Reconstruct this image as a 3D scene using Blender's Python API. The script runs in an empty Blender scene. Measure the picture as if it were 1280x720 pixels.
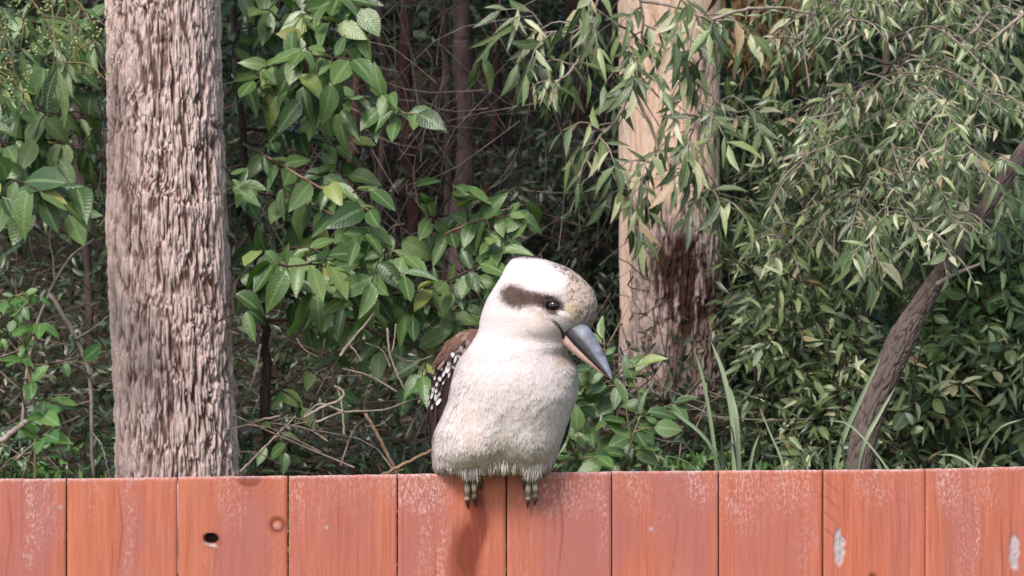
import bpy, math, random
import numpy as np
from mathutils import Vector, Matrix

random.seed(7)
rng = np.random.default_rng(11)
SC = bpy.context.scene
COL = SC.collection

# ------------------------------------------------------------------ camera, sky, sun, exposure
FPX = 2727.0            # focal length in photo pixels (photo is 1280 wide)
ZC = 1.75
cam_d = bpy.data.cameras.new("camera")
cam_d.sensor_width = 36.0
cam_d.lens = 36.0 * FPX / 1280.0
cam_d.clip_start = 0.05
cam_d.clip_end = 2000
cam_d.dof.use_dof = True
cam_d.dof.focus_distance = 3.1
cam_d.dof.aperture_fstop = 18
cam = bpy.data.objects.new("camera", cam_d)
COL.objects.link(cam)
cam.location = (0, 0, ZC)
cam.rotation_euler = (math.radians(90), 0, 0)
SC.camera = cam

SUN_EL, SUN_AZ = math.radians(50), math.radians(205)     # azimuth clockwise from +Y: behind the camera, to the left
world = bpy.data.worlds.new("World")
SC.world = world
world.use_nodes = True
wn = world.node_tree
wn.nodes.clear()
wo = wn.nodes.new("ShaderNodeOutputWorld")
wb = wn.nodes.new("ShaderNodeBackground")
ws = wn.nodes.new("ShaderNodeTexSky")
ws.sky_type = 'NISHITA'
ws.sun_disc = False
ws.sun_elevation = SUN_EL
ws.sun_rotation = SUN_AZ
ws.air_density = 1.0
ws.dust_density = 2.5
ws.ozone_density = 0.6
wb.inputs[1].default_value = 0.125
wn.links.new(ws.outputs[0], wb.inputs[0])
wn.links.new(wb.outputs[0], wo.inputs[0])
sd = bpy.data.lights.new("sun", 'SUN')
sd.energy = 2.0
sd.angle = math.radians(14)
sd.color = (1.0, 0.95, 0.92)
sun = bpy.data.objects.new("sun", sd)
COL.objects.link(sun)
sdir = Vector((math.sin(SUN_AZ) * math.cos(SUN_EL), math.cos(SUN_AZ) * math.cos(SUN_EL), math.sin(SUN_EL)))
sun.rotation_euler = (-sdir).to_track_quat('-Z', 'Y').to_euler()
SC.view_settings.view_transform = 'Standard'
SC.view_settings.look = 'None'
SC.view_settings.exposure = 0.90
SC.view_settings.gamma = 1.0

# ------------------------------------------------------------------ helpers
def W(px, py, D):
    return np.array([(px - 640.0) / FPX * D, D, ZC + (360.0 - py) / FPX * D])

def _hash(i, j, k, s):
    h = (i.astype(np.int64) * 374761393 + j.astype(np.int64) * 668265263 + k.astype(np.int64) * 2147483647 + s * 1274126177) & 0xffffffff
    h = ((h ^ (h >> 13)) * 1274126177) & 0xffffffff
    h = ((h ^ (h >> 16)) * 2246822519) & 0xffffffff
    return ((h ^ (h >> 15)) & 0xffffff) / float(0xffffff)

def vn(x, y, z=0.0, s=0):
    x = np.asarray(x, float); y = np.asarray(y, float); z = np.asarray(z, float) + np.zeros_like(x)
    i, j, k = np.floor(x), np.floor(y), np.floor(z)
    fx, fy, fz = x - i, y - j, z - k
    fx, fy, fz = [f * f * (3 - 2 * f) for f in (fx, fy, fz)]
    r = 0
    for a in (0, 1):
        for b in (0, 1):
            for c in (0, 1):
                w = (fx if a else 1 - fx) * (fy if b else 1 - fy) * (fz if c else 1 - fz)
                r = r + w * _hash(i + a, j + b, k + c, s)
    return r

def fbm(x, y, z=0.0, s=0, o=4):
    r, a, t = 0, 1.0, 0
    z = np.asarray(z, float)
    for q in range(o):
        r = r + a * vn(np.asarray(x) * 2 ** q, np.asarray(y) * 2 ** q, z * 2 ** q, s + q * 17)
        t += a; a *= 0.5
    return r / t

def sstep(a, b, x):
    t = np.clip((x - a) / (b - a), 0, 1)
    return t * t * (3 - 2 * t)

def nrm(v):
    v = np.asarray(v, float)
    return v / (np.linalg.norm(v, axis=-1, keepdims=True) + 1e-12)

def make_mesh(name, V, F, smooth=True, attrs=None, cols=None):
    """V (n,3); F list of int arrays (m,3) or (m,4)"""
    me = bpy.data.meshes.new(name)
    V = np.asarray(V, dtype=np.float32)
    F = [np.asarray(f, dtype=np.int32) for f in F if len(f)]
    me.vertices.add(len(V))
    me.vertices.foreach_set("co", V.ravel())
    nl = sum(f.size for f in F); nf = sum(len(f) for f in F)
    me.loops.add(nl)
    me.polygons.add(nf)
    me.loops.foreach_set("vertex_index", np.concatenate([f.ravel() for f in F]))
    st, tot, c = [], [], 0
    for f in F:
        st.append(c + np.arange(len(f)) * f.shape[1]); tot.append(np.full(len(f), f.shape[1])); c += f.size
    me.polygons.foreach_set("loop_start", np.concatenate(st).astype(np.int32))
    me.polygons.foreach_set("loop_total", np.concatenate(tot).astype(np.int32))
    me.polygons.foreach_set("use_smooth", np.full(nf, bool(smooth)))
    for k, v in (attrs or {}).items():
        a = me.attributes.new(k, 'FLOAT', 'POINT')
        a.data.foreach_set("value", np.asarray(v, dtype=np.float32).ravel())
    for k, v in (cols or {}).items():
        a = me.attributes.new(k, 'FLOAT_COLOR', 'POINT')
        v = np.asarray(v, dtype=np.float32)
        if v.shape[1] == 3:
            v = np.concatenate([v, np.ones((len(v), 1), np.float32)], 1)
        a.data.foreach_set("color", v.ravel())
    me.update(calc_edges=True)
    me.validate()
    return me

def put(name, me, mat=None, parent=None, loc=None):
    if mat is not None and len(me.materials) == 0:
        me.materials.append(mat)
    o = bpy.data.objects.new(name, me)
    COL.objects.link(o)
    if parent is not None:
        o.parent = parent
    if loc is not None:
        o.location = loc
    return o

def thing(name, label, cat, loc, group=None):
    o = bpy.data.objects.new(name, None)
    o.empty_display_size = 0.1
    COL.objects.link(o)
    o.location = loc
    o['label'] = label; o['category'] = cat
    if group: o['group'] = group
    return o

class MB:
    """collects geometry in world coordinates"""
    def __init__(s):
        s.V, s.F3, s.F4, s.n, s.A = [], [], [], 0, {}
    def add(s, V, F3=None, F4=None, **at):
        V = np.asarray(V, float)
        s.V.append(V)
        if F3 is not None and len(F3): s.F3.append(np.asarray(F3) + s.n)
        if F4 is not None and len(F4): s.F4.append(np.asarray(F4) + s.n)
        for k, v in at.items():
            s.A.setdefault(k, []).append(np.broadcast_to(np.asarray(v, float), (len(V),)) if np.ndim(v) <= 1 else np.asarray(v, float))
        s.n += len(V)
    def mesh(s, name, origin=(0, 0, 0), smooth=True):
        V = np.concatenate(s.V) - np.asarray(origin, float)
        F = []
        if s.F3: F.append(np.concatenate(s.F3))
        if s.F4: F.append(np.concatenate(s.F4))
        at, co = {}, {}
        for k, v in s.A.items():
            v = np.concatenate(v)
            if v.ndim == 1: at[k] = v
            else: co[k] = v
        return make_mesh(name, V, F, smooth, at, co)

def tube(pts, radii, nseg=6, rough=0.0, closed=True, seed=0):
    pts = np.asarray(pts, float); radii = np.asarray(radii, float)
    n = len(pts)
    T = nrm(np.gradient(pts, axis=0))
    ref = np.array([0.0, 0, 1]) if abs(T[0][2]) < 0.9 else np.array([1.0, 0, 0])
    N = []
    u = nrm(np.cross(T[0], ref))
    for t in T:
        u = nrm(u - t * np.dot(u, t)); N.append(u)
    N = np.array(N); B = np.cross(T, N)
    a = np.linspace(0, 2 * np.pi, nseg, endpoint=False)
    R = radii[:, None] * np.ones((n, nseg))
    if rough:
        s_ = np.cumsum(np.r_[0, np.linalg.norm(np.diff(pts, axis=0), axis=1)])[:, None] / max(radii.max(), 1e-5)
        R = R * (1 + rough * 2 * (fbm(np.cos(a)[None] * 1.5 + 5 + 0 * s_, np.sin(a)[None] * 1.5 + 9 + 0 * s_, s_ * .7 + seed, 3, 3) - 0.5))
    V = pts[:, None] + R[..., None] * (np.cos(a)[None, :, None] * N[:, None] + np.sin(a)[None, :, None] * B[:, None])
    V = V.reshape(-1, 3)
    i = np.arange(n - 1)[:, None] * nseg; j = np.arange(nseg)[None]; j2 = (j + 1) % nseg
    F4 = np.stack([i + j, i + j2, i + nseg + j2, i + nseg + j], -1).reshape(-1, 4)
    F3 = None
    if closed:
        V = np.concatenate([V, pts[:1], pts[-1:]])
        k = np.arange(nseg)
        F3 = np.concatenate([np.stack([np.full(nseg, n * nseg), (k + 1) % nseg, k], -1),
                             np.stack([np.full(nseg, n * nseg + 1), (n - 1) * nseg + k, (n - 1) * nseg + (k + 1) % nseg], -1)])
    return V, F3, F4

def spline(pts, n):
    pts = np.asarray(pts, float)
    m = len(pts)
    if m == 2:
        t = np.linspace(0, 1, n)[:, None]
        return pts[0] * (1 - t) + pts[1] * t
    P = np.concatenate([[2 * pts[0] - pts[1]], pts, [2 * pts[-1] - pts[-2]]])
    out = []
    for t in np.linspace(0, m - 1 - 1e-6, n):
        i = int(t); f = t - i
        p0, p1, p2, p3 = P[i], P[i + 1], P[i + 2], P[i + 3]
        out.append(0.5 * ((2 * p1) + (-p0 + p2) * f + (2 * p0 - 5 * p1 + 4 * p2 - p3) * f * f + (-p0 + 3 * p1 - 3 * p2 + p3) * f ** 3))
    return np.array(out)

# ------------------------------------------------------------------ materials
class NT:
    def __init__(s, name):
        s.m = bpy.data.materials.new(name); s.m.use_nodes = True
        s.t = s.m.node_tree; s.t.nodes.clear()
        s.out = s.t.nodes.new("ShaderNodeOutputMaterial")
    def n(s, typ, **kw):
        nd = s.t.nodes.new(typ)
        for k, v in kw.items():
            if k.startswith("i_"):
                nd.inputs[k[2:].replace("_", " ")].default_value = v
            else: setattr(nd, k, v)
        return nd
    def l(s, a, b): s.t.links.new(a, b)
    def ramp(s, fac, stops, interp='LINEAR'):
        r = s.n("ShaderNodeValToRGB"); r.color_ramp.interpolation = interp
        e = r.color_ramp.elements
        while len(e) > 1: e.remove(e[-1])
        e[0].position = stops[0][0]; e[0].color = (*stops[0][1], 1)
        for p, c in stops[1:]:
            x = e.new(p); x.color = (*c, 1)
        s.l(fac, r.inputs[0]); return r.outputs[0]
    def noise(s, vec=None, scale=5, detail=3, rough=0.5, dist=0):
        nd = s.n("ShaderNodeTexNoise"); nd.inputs["Scale"].default_value = scale
        nd.inputs["Detail"].default_value = detail; nd.inputs["Roughness"].default_value = rough
        nd.inputs["Distortion"].default_value = dist
        if vec is not None: s.l(vec, nd.inputs["Vector"])
        return nd.outputs["Fac"]
    def mapv(s, vec, scale):
        mp = s.n("ShaderNodeMapping"); mp.inputs["Scale"].default_value = scale
        s.l(vec, mp.inputs["Vector"]); return mp.outputs[0]
    def mix(s, fac, a, b, mode='MIX'):
        m = s.n("ShaderNodeMix", data_type='RGBA', blend_type=mode)
        for sock, v in ((m.inputs[0], fac), (m.inputs[6], a), (m.inputs[7], b)):
            if isinstance(v, (int, float)): sock.default_value = v
            elif isinstance(v, tuple): sock.default_value = (*v, 1)
            else: s.l(v, sock)
        return m.outputs[2]
    def math(s, op, a, b=None):
        m = s.n("ShaderNodeMath", operation=op)
        for k, v in ((0, a), (1, b)):
            if v is None: continue
            if isinstance(v, (int, float)): m.inputs[k].default_value = v
            else: s.l(v, m.inputs[k])
        return m.outputs[0]
    def attr(s, name, col=False):
        a = s.n("ShaderNodeAttribute", attribute_name=name)
        return a.outputs["Color" if col else "Fac"]
    def coord(s, k="Object"):
        return s.n("ShaderNodeTexCoord").outputs[k]
    def bump(s, h, strength=0.5, dist=0.01):
        b = s.n("ShaderNodeBump"); b.inputs["Strength"].default_value = strength; b.inputs["Distance"].default_value = dist
        s.l(h, b.inputs["Height"]); return b.outputs[0]
    def bsdf(s, col, rough=0.6, spec=0.4, normal=None):
        p = s.n("ShaderNodeBsdfPrincipled")
        if isinstance(col, tuple): p.inputs["Base Color"].default_value = (*col, 1)
        else: s.l(col, p.inputs["Base Color"])
        if isinstance(rough, (int, float)): p.inputs["Roughness"].default_value = rough
        else: s.l(rough, p.inputs["Roughness"])
        p.inputs["Specular IOR Level"].default_value = spec
        if normal is not None: s.l(normal, p.inputs["Normal"])
        return p
    def done(s, shader):
        s.l(shader.outputs[0], s.out.inputs[0]); return s.m

def leaf_mat(name, stops, per_object, rough=0.36, trans=0.22, midrib=0.35, spec=0.5):
    m = NT(name)
    if per_object:
        rnd = m.n("ShaderNodeObjectInfo").outputs["Random"]
    else:
        rnd = m.attr("rnd")
    c = m.ramp(rnd, stops)
    mid = m.attr("mid")
    rib = m.math('MULTIPLY', m.math('GREATER_THAN', mid, 0.86), midrib)
    c = m.mix(rib, c, (0.33, 0.42, 0.20))
    nz = m.noise(m.coord("Object"), 60 if not per_object else 9, 3)
    c = m.mix(m.math('MULTIPLY', nz, 0.35), c, (0.03, 0.05, 0.015))
    nrml = None
    if per_object:
        sx = m.n("ShaderNodeSeparateXYZ"); m.l(m.coord("Object"), sx.inputs[0])
        vv = m.math('SUBTRACT', m.math('MULTIPLY', sx.outputs[0], 75.0), m.math('MULTIPLY', m.math('ABSOLUTE', sx.outputs[1]), 60.0))
        nrml = m.bump(m.math('ADD', m.math('MULTIPLY', m.math('SINE', vv), 0.10), m.noise(m.coord("Object"), 14, 3)), 0.16, 0.012)
        sp_ = m.ramp(m.noise(m.coord("Object"), 22, 4, .7), [(0.60, (0, 0, 0)), (0.72, (1, 1, 1))])
        c = m.mix(m.math('MULTIPLY', sp_, 0.35), c, (0.20, 0.14, 0.06))
    p = m.bsdf(c, rough, spec, nrml)
    tr = m.n("ShaderNodeBsdfTranslucent")
    m.l(m.mix(1.0, c, (1.0, 1.25, 0.5), 'MULTIPLY'), tr.inputs[0])
    mx = m.n("ShaderNodeMixShader"); mx.inputs[0].default_value = trans
    m.l(p.outputs[0], mx.inputs[1]); m.l(tr.outputs[0], mx.inputs[2])
    return m.done(mx)

G_BROAD = [(0, (0.034, 0.0728, 0.0221)), (0.25, (0.062, 0.1263, 0.0357)), (0.65, (0.115, 0.1947, 0.0595)), (0.92, (0.16, 0.2408, 0.0808)), (0.97, (0.27, 0.3317, 0.0935)), (1, (0.36, 0.3317, 0.102))]
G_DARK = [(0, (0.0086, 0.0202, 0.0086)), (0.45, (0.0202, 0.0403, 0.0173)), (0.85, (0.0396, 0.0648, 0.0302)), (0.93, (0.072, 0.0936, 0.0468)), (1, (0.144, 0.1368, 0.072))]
G_GUM = [(0, (0.027, 0.0499, 0.0215)), (0.25, (0.0675, 0.109, 0.0411)), (0.55, (0.135, 0.1868, 0.0734)), (0.78, (0.243, 0.3114, 0.1271)), (0.88, (0.46, 0.4774, 0.2541)), (0.96, (0.62, 0.602, 0.4105)), (1, (0.34, 0.1868, 0.088))]  # palest stops: pale undersides, and highlights put into the leaf colour
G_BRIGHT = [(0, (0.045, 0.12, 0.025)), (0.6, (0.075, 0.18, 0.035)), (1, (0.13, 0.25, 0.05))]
G_MIX = [(0, (0.03, 0.0589, 0.0221)), (0.4, (0.065, 0.1017, 0.034)), (0.7, (0.12, 0.1605, 0.0553)), (0.86, (0.22, 0.2782, 0.1105)), (0.94, (0.6, 0.6099, 0.357)), (1, (0.26, 0.1498, 0.0595))]  # the pale stop near the end also carries painted leaf highlights
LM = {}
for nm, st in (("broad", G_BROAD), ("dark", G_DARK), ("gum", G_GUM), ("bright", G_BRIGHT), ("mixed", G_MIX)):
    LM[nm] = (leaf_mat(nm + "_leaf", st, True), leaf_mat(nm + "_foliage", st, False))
LITTER = leaf_mat("dead_leaf", [(0, (0.025, 0.016, 0.011)), (0.5, (0.06, 0.038, 0.026)), (0.85, (0.13, 0.09, 0.065)), (1, (0.28, 0.21, 0.16))], False, 0.7, 0.1, 0.1, 0.2)
RUST = leaf_mat("rusty_leaf", [(0, (0.09, 0.04, 0.02)), (0.5, (0.18, 0.085, 0.04)), (1, (0.34, 0.22, 0.12))], False, 0.7, 0.2, 0.1, 0.2)

def wood_mat(name, c1, c2, scale=30, rough=0.85):
    m = NT(name)
    g = m.coord("Object")
    n1 = m.noise(m.mapv(g, (1, 1, 0.35)), scale, 5, 0.65)
    c = m.ramp(n1, [(0.3, c1), (0.7, c2)])
    nb = m.noise(g, scale * 3, 4)
    return m.done(m.bsdf(c, rough, 0.2, m.bump(nb, 0.6, 0.004)))
TWIG_PALE = wood_mat("pale_dead_twig", (0.15, 0.115, 0.09), (0.38, 0.31, 0.265), 40)
TWIG_BROWN = wood_mat("brown_twig", (0.025, 0.016, 0.013), (0.085, 0.055, 0.043), 40)
TWIG_GREEN = wood_mat("green_brown_twig", (0.09, 0.07, 0.035), (0.20, 0.17, 0.08), 40)
TWIG_TAN = wood_mat("dull_tan_twig", (0.09, 0.065, 0.05), (0.28, 0.215, 0.175), 40)
TWIG_ORANGE = wood_mat("orange_brown_twig", (0.12, 0.075, 0.045), (0.27, 0.175, 0.11), 40)
SLENDER = wood_mat("slender_trunk_bark", (0.022, 0.014, 0.014), (0.13, 0.085, 0.08), 22)
SLENDER_RED = wood_mat("reddish_trunk_bark", (0.028, 0.013, 0.010), (0.12, 0.060, 0.048), 22)
SLENDER_PALE = wood_mat("pale_trunk_bark", (0.16, 0.11, 0.09), (0.42, 0.32, 0.25), 18)

# ------------------------------------------------------------------ the ground
def terrain_z(x, y):
    ys = [-400, 3.2, 3.45, 4.5, 6.5, 8, 10, 14, 22, 60, 500]
    zs = [0, 0, 0.78, 1.12, 1.42, 1.68, 2.15, 3.4, 6.3, 16, 60]
    z = np.interp(y, ys, zs)
    w = sstep(3.3, 4.5, y)
    return z + w * (0.18 * (fbm(x * 0.9 + 40, y * 0.9 + 7, 0, 5, 4) - 0.5))

def ground():
    xs = np.unique(np.r_[np.linspace(-400, -6, 12), np.linspace(-6, 6, 121), np.linspace(6, 400, 12)])
    ys = np.unique(np.r_[np.linspace(-400, 2, 10), np.linspace(2, 3.2, 5), np.linspace(3.2, 14, 109), np.linspace(14, 500, 30)])
    X, Y = np.meshgrid(xs, ys)
    Z = terrain_z(X, Y)
    V = np.stack([X, Y, Z], -1).reshape(-1, 3)
    nx = len(xs)
    i = np.arange(len(ys) - 1)[:, None] * nx; j = np.arange(nx - 1)[None]
    F = np.stack([i + j, i + j + 1, i + nx + j + 1, i + nx + j], -1).reshape(-1, 4)
    m = NT("forest_floor")
    g = m.coord("Object")
    n1 = m.noise(g, 2.5, 6, 0.7); n2 = m.noise(g, 45, 4, 0.7)
    c = m.ramp(n2, [(0.3, (0.018, 0.012, 0.009)), (0.55, (0.045, 0.030, 0.022)), (0.75, (0.10, 0.07, 0.05))])
    sx = m.n("ShaderNodeSeparateXYZ"); m.l(g, sx.inputs[0])
    grass = m.ramp(n2, [(0.3, (0.04, 0.07, 0.02)), (0.7, (0.08, 0.13, 0.04))])
    c = m.mix(m.math('LESS_THAN', sx.outputs[1], 3.0), c, grass)
    c = m.mix(m.math('MULTIPLY', n1, 0.3), c, (0.03, 0.04, 0.015))
    mt = m.done(m.bsdf(c, 0.95, 0.1, m.bump(n2, 0.8, 0.03)))
    o = put("ground", make_mesh("ground", V, [F]), mt)
    o['kind'] = 'structure'; o['label'] = 'brown leaf-littered bank rising behind the red fence'
ground()

# ------------------------------------------------------------------ fence
def fence_y(x):
    return 3.0 + 0.1 * x
FANG = math.atan(0.1)
FU = np.array([math.cos(FANG), math.sin(FANG), 0.0])      # along the fence
FN = np.array([-math.sin(FANG), math.cos(FANG), 0.0])     # away from the camera
def fence_pt(px):
    k = (px - 640.0) / FPX
    y = 3.0 / (1 - 0.1 * k)
    return np.array([k * y, y, 0.0])
JO = [-193, -55, 83, 222, 360, 497, 633, 765, 898, 1029, 1157, 1285, 1413]
TOPS = [600, 599, 598.5, 596.5, 595, 593, 591.5, 589.5, 588.5, 587.5, 586.5, 583.5, 582]
TH = 0.016

m = NT("worn_red_fence_stain")
g = m.coord("Object")
oi = m.n("ShaderNodeObjectInfo").outputs["Random"]
vadd = m.n("ShaderNodeVectorMath", operation='ADD')
cmb = m.n("ShaderNodeCombineXYZ"); m.l(m.math('MULTIPLY', oi, 37.0), cmb.inputs[0]); m.l(m.math('MULTIPLY', oi, 11.0), cmb.inputs[2])
m.l(g, vadd.inputs[0]); m.l(cmb.outputs[0], vadd.inputs[1]); gv = vadd.outputs[0]
streak = m.noise(m.mapv(gv, (1, 1, 0.07)), 70, 5, 0.6, 0.3)
fine = m.noise(m.mapv(gv, (1, 1, 0.035)), 300, 4, 0.7, 0.4)
blot = m.noise(m.mapv(gv, (1, 1, 0.45)), 12, 4, 0.6)
speck = m.noise(m.mapv(gv, (1, 1, 0.5)), 330, 4, 0.75)
base = m.ramp(oi, [(0, (0.39, 0.098, 0.052)), (0.3, (0.51, 0.142, 0.070)), (0.6, (0.45, 0.128, 0.078)), (1, (0.50, 0.124, 0.062))])
c = m.mix(m.math('MULTIPLY', m.ramp(streak, [(0.35, (0, 0, 0)), (0.62, (1, 1, 1))]), 0.60), base, (0.34, 0.085, 0.048))
c = m.mix(m.math('MULTIPLY', m.ramp(fine, [(0.35, (0, 0, 0)), (0.7, (1, 1, 1))]), 0.50), c, (0.55, 0.22, 0.15))
worn = m.math('ADD', m.math('MULTIPLY', m.attr("worn"), 0.9), m.math('MULTIPLY', m.ramp(blot, [(0.45, (0, 0, 0)), (0.7, (1, 1, 1))]), 0.5))
crk = m.noise(m.mapv(gv, (1, 1, 0.02)), 190, 2, 0.5, 0.5)
c = m.mix(m.math('MULTIPLY', m.ramp(crk, [(0.24, (1, 1, 1)), (0.34, (0, 0, 0))]), 0.75), c, (0.17, 0.04, 0.025))
c = m.mix(m.math('MINIMUM', worn, 0.85), c, (0.37, 0.125, 0.108))
wh = m.attr("white")
whs = m.math('MULTIPLY', wh, m.ramp(speck, [(0.48, (0, 0, 0)), (0.68, (1, 1, 1))]))
c = m.mix(m.math('MINIMUM', whs, 0.62), c, (0.66, 0.45, 0.42))
c = m.mix(m.attr("dark"), c, (0.19, 0.040, 0.022))
c = m.mix(m.attr("black"), c, (0.03, 0.012, 0.010))
c = m.mix(m.attr("scar_highlight"), c, m.ramp(speck, [(0.35, (0.30, 0.22, 0.22)), (0.6, (0.50, 0.42, 0.43))]))
hb = m.math('ADD', m.math('MULTIPLY', streak, 0.6), m.math('MULTIPLY', fine, 0.4))
FENCE = m.done(m.bsdf(c, 0.72, 0.25, m.bump(hb, 0.8, 0.0025)))

def ell(px, py, cx, cy, rx, ry, soft=0.35, ang=0.0):
    dx, dy = px - cx, py - cy
    ca, sa = math.cos(ang), math.sin(ang)
    u = (dx * ca + dy * sa) / rx; v = (-dx * sa + dy * ca) / ry
    return 1 - sstep(1 - soft, 1 + soft, np.sqrt(u * u + v * v))

def paling(k, parent, org):
    a, b = fence_pt(JO[k]), fence_pt(JO[k + 1])
    w = np.linalg.norm(b - a)
    gap = (0.0022 + 0.0008 * math.sin(k * 3.3)) if JO[k] not in (1157,) else 0.0012
    s0, s1 = gap / 2, w - gap / 2
    def topz(px, y): return ZC + (360 - np.interp(px, [JO[k], JO[k + 1]], [TOPS[k], TOPS[k + 1] if JO[k + 1] != 1157 else 586.5])) / FPX * y
    us = np.linspace(0, 1, 76)
    # rings of the cross-section: front face (fine), rest coarse; vertical: fine for the top 0.17 m
    vs = np.r_[np.linspace(0, 0.17, 86), np.linspace(0.19, 1, 12)]
    U, Vv = np.meshgrid(us, vs)
    s = s0 + (s1 - s0) * U
    P = a + s[..., None] * FU
    px = P[..., 0] / P[..., 1] * FPX + 640
    tz = topz(px, P[..., 1])
    chip = 0.0013 * (fbm(px * 0.12, k * 7.0 + 0 * px, 0, 9, 3) - 0.5)
    zb = 0.03
    fine = Vv <= 0.17001
    z = np.where(fine, tz + chip * (1 - Vv / 0.17).clip(0, 1) - Vv, (tz - 0.17) + (zb - (tz - 0.17)) * (Vv - 0.17) / 0.83)
    py = 360 - (z - ZC) * FPX / P[..., 1]
    tz_py = 360 - (tz - ZC) * FPX / P[..., 1]
    d = 0.00055 * (fbm(px * 0.22 + k * 31, py * 0.012, 0, 21, 4) - 0.5) * 2      # along +: into the board
    # cupping and eased edges
    e = np.minimum(U, 1 - U) * w
    d += 0.0016 * (1 - sstep(0, 0.003, e)) + 0.0012 * (1 - sstep(0, 0.0025, tz - z))
    dark = np.zeros_like(z); black = np.zeros_like(z); scar_highlight = np.zeros_like(z); worn = np.zeros_like(z)
    top = np.exp(-(py - TOPS[k]).clip(0) / 22.0)
    nn = fbm(px * 0.035 + 3, py * 0.018 + 8, 0, 3, 4)
    white = (0.02 + 0.34 * top * sstep(0.42, 0.66, nn) + 0.15 * sstep(0.55, 0.75, nn)).clip(0, 1)
    white = np.maximum(white, 1.0 * np.exp(-(py - TOPS[k]).clip(0) / 2.0))  # top edge whitened: worn paint plus a painted highlight
    def strk(cx, cy, rx, ry, amt): return amt * ell(px, py, cx + 3 * np.sin(py * 0.05), cy, rx, ry, 0.8)
    # white flecked streaks and worn patches seen on single boards
    for (cx, cy, rx, ry, am) in ((40, 640, 9, 60, .8), (62, 620, 8, 40, .6), (162, 650, 7, 70, .55), (292, 625, 16, 30, .5), (372, 630, 8, 40, .35), (525, 612, 30, 26, 1.2), (530, 680, 10, 60, .5),
                                 (552, 690, 7, 40, .7), (700, 612, 40, 28, .7), (752, 640, 6, 50, .6), (795, 612, 9, 26, .6), (873, 605, 10, 26, 1.0), (926, 620, 24, 40, .7),
                                 (985, 610, 40, 24, .5), (1092, 605, 26, 26, .5), (1188, 610, 14, 28, 1.0), (1220, 650, 2.4, 90, 1.0), (1205, 680, 8, 60, .5), (1240, 610, 12, 30, .5), (1010, 690, 10, 60, .3)):
        white = white + strk(cx, cy, rx, ry, am)
    for (cx, cy, rx, ry, am) in ((30, 660, 30, 80, .7), (55, 640, 12, 80, .9), (165, 670, 14, 90, .5), (300, 690, 30, 80, .85), (330, 640, 26, 30, .35), (530, 660, 34, 70, .5), (740, 670, 40, 90, 1.0),
                                 (690, 650, 22, 60, .5), (865, 660, 24, 90, .7), (830, 640, 20, 70, .5), (960, 670, 50, 80, .6), (1200, 670, 18, 80, .8), (1130, 660, 20, 60, .2), (455, 660, 14, 80, .4)):
        worn = worn + strk(cx, cy, rx, ry, am)
    # grain cracks
    for (cx, cy, rx, ry, am) in ((150, 660, 1.0, 60, .6), (11, 670, 1.0, 60, .5), (700, 650, 1.1, 90, .55), (690, 640, .9, 30, .3), (1122, 650, .9, 60, .35), (270, 690, .9, 50, .35), (1170, 640, 1, 70, .3), (843, 680, .8, 50, .35)):
        dark = dark + strk(cx, cy, rx, ry, am)
    # long damp dribble under the bird
    dark = dark + 0.95 * ell(px + 14 * (nn - .5), py, 592 + 5 * np.sin(py * .06), 664, 13, 50, .45) * (.6 + .4 * sstep(.3, .6, fbm(px * .3, py * .03, 0, 6, 3))) + 0.8 * ell(px + 10 * (nn - .5), py, 581, 704, 18, 50, .4) * sstep(.3, .6, nn) + 0.35 * ell(px, py, 604, 640, 8, 26, .6)
    dark = dark + 0.7 * ell(px + 8 * (nn - .5), py, 596, 622, 9, 34, .5)
    # knots: open hole, tight knot, knot cut by the top edge
    hole = ell(px, py, 264, 674, 8.5, 6.5, 0.18, 0.2)
    ring = ell(px, py, 264, 675, 13, 10, 0.35, 0.2)
    d += 0.013 * hole; black = np.maximum(black, sstep(.3, .8, hole)); dark = dark + 0.35 * ring
    scar_highlight = np.maximum(scar_highlight, 0.8 * ell(px, py, 263, 681, 9, 2.4, 0.5, 0.25) * (1 - hole))
    r2 = np.sqrt(((px - 347) / 7.5) ** 2 + ((py - 657) / 7.5) ** 2)
    d += 0.0012 * np.exp(-((r2 - 1) / 0.3) ** 2)
    dark = dark + 0.95 * np.exp(-((r2 - 1) / 0.30) ** 2) + .35 * np.exp(-((r2 - 1.5) / 0.2) ** 2); scar_highlight = np.maximum(scar_highlight, 0.5 * ell(px, py, 346, 658, 3.5, 3.5, .5)); worn = worn * (1 - sstep(3, 0, r2))
    r3 = np.sqrt(((px - 312) / 17) ** 2 + ((py - 598) / 12) ** 2)
    dark = dark + 0.7 * (1 - sstep(0.7, 1.1, r3)) + 0.18 * (np.sin(r3 * 11) > 0.3) * np.exp(-(r3 - 1.6) ** 2)
    # saw marks slanting off the joint at 1029
    for q in range(6):
        yy = 600 + q * 20 + (px - 1031) * 0.95
        dark = dark + 0.55 * np.exp(-((py - yy) / 1.3) ** 2) * (px > 1030) * (1 - sstep(1042, 1052, px)) * (py < 672)
    for q in range(4):
        yy = 720 - q * 12 - (px - 330) * 1.0
        dark = dark + 0.25 * np.exp(-((py - yy) / 1.2) ** 2) * ell(px, py, 340, 700, 16, 30, .5)
    # chipped pale scars
    sn = 0.7 * np.sin(py * 0.21) + 7 * (fbm(py * .12, px * .1, 0, 4, 3) - .5)
    for cx, cy, rx, ry in ((1048, 684, 6.5, 23), (1268, 690, 7, 22)):
        sc_ = ell(px + sn, py, cx, cy, rx, ry, 0.16)
        scar_highlight = np.maximum(scar_highlight, sc_); d += 0.0016 * sc_
        dark = dark + 0.8 * sc_ * np.exp(-((px + sn - cx - 2) / 0.8) ** 2) * (np.abs(py - cy) < 12)
    scar_highlight = np.maximum(scar_highlight, 0.75 * np.exp(-(py - tz_py).clip(0) / 1.6) * sstep(.2, .55, fbm(px * .15, k * 3.0 + 0 * px, 0, 13, 3)))  # highlight of the top edge painted in as a broken pale line
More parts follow.
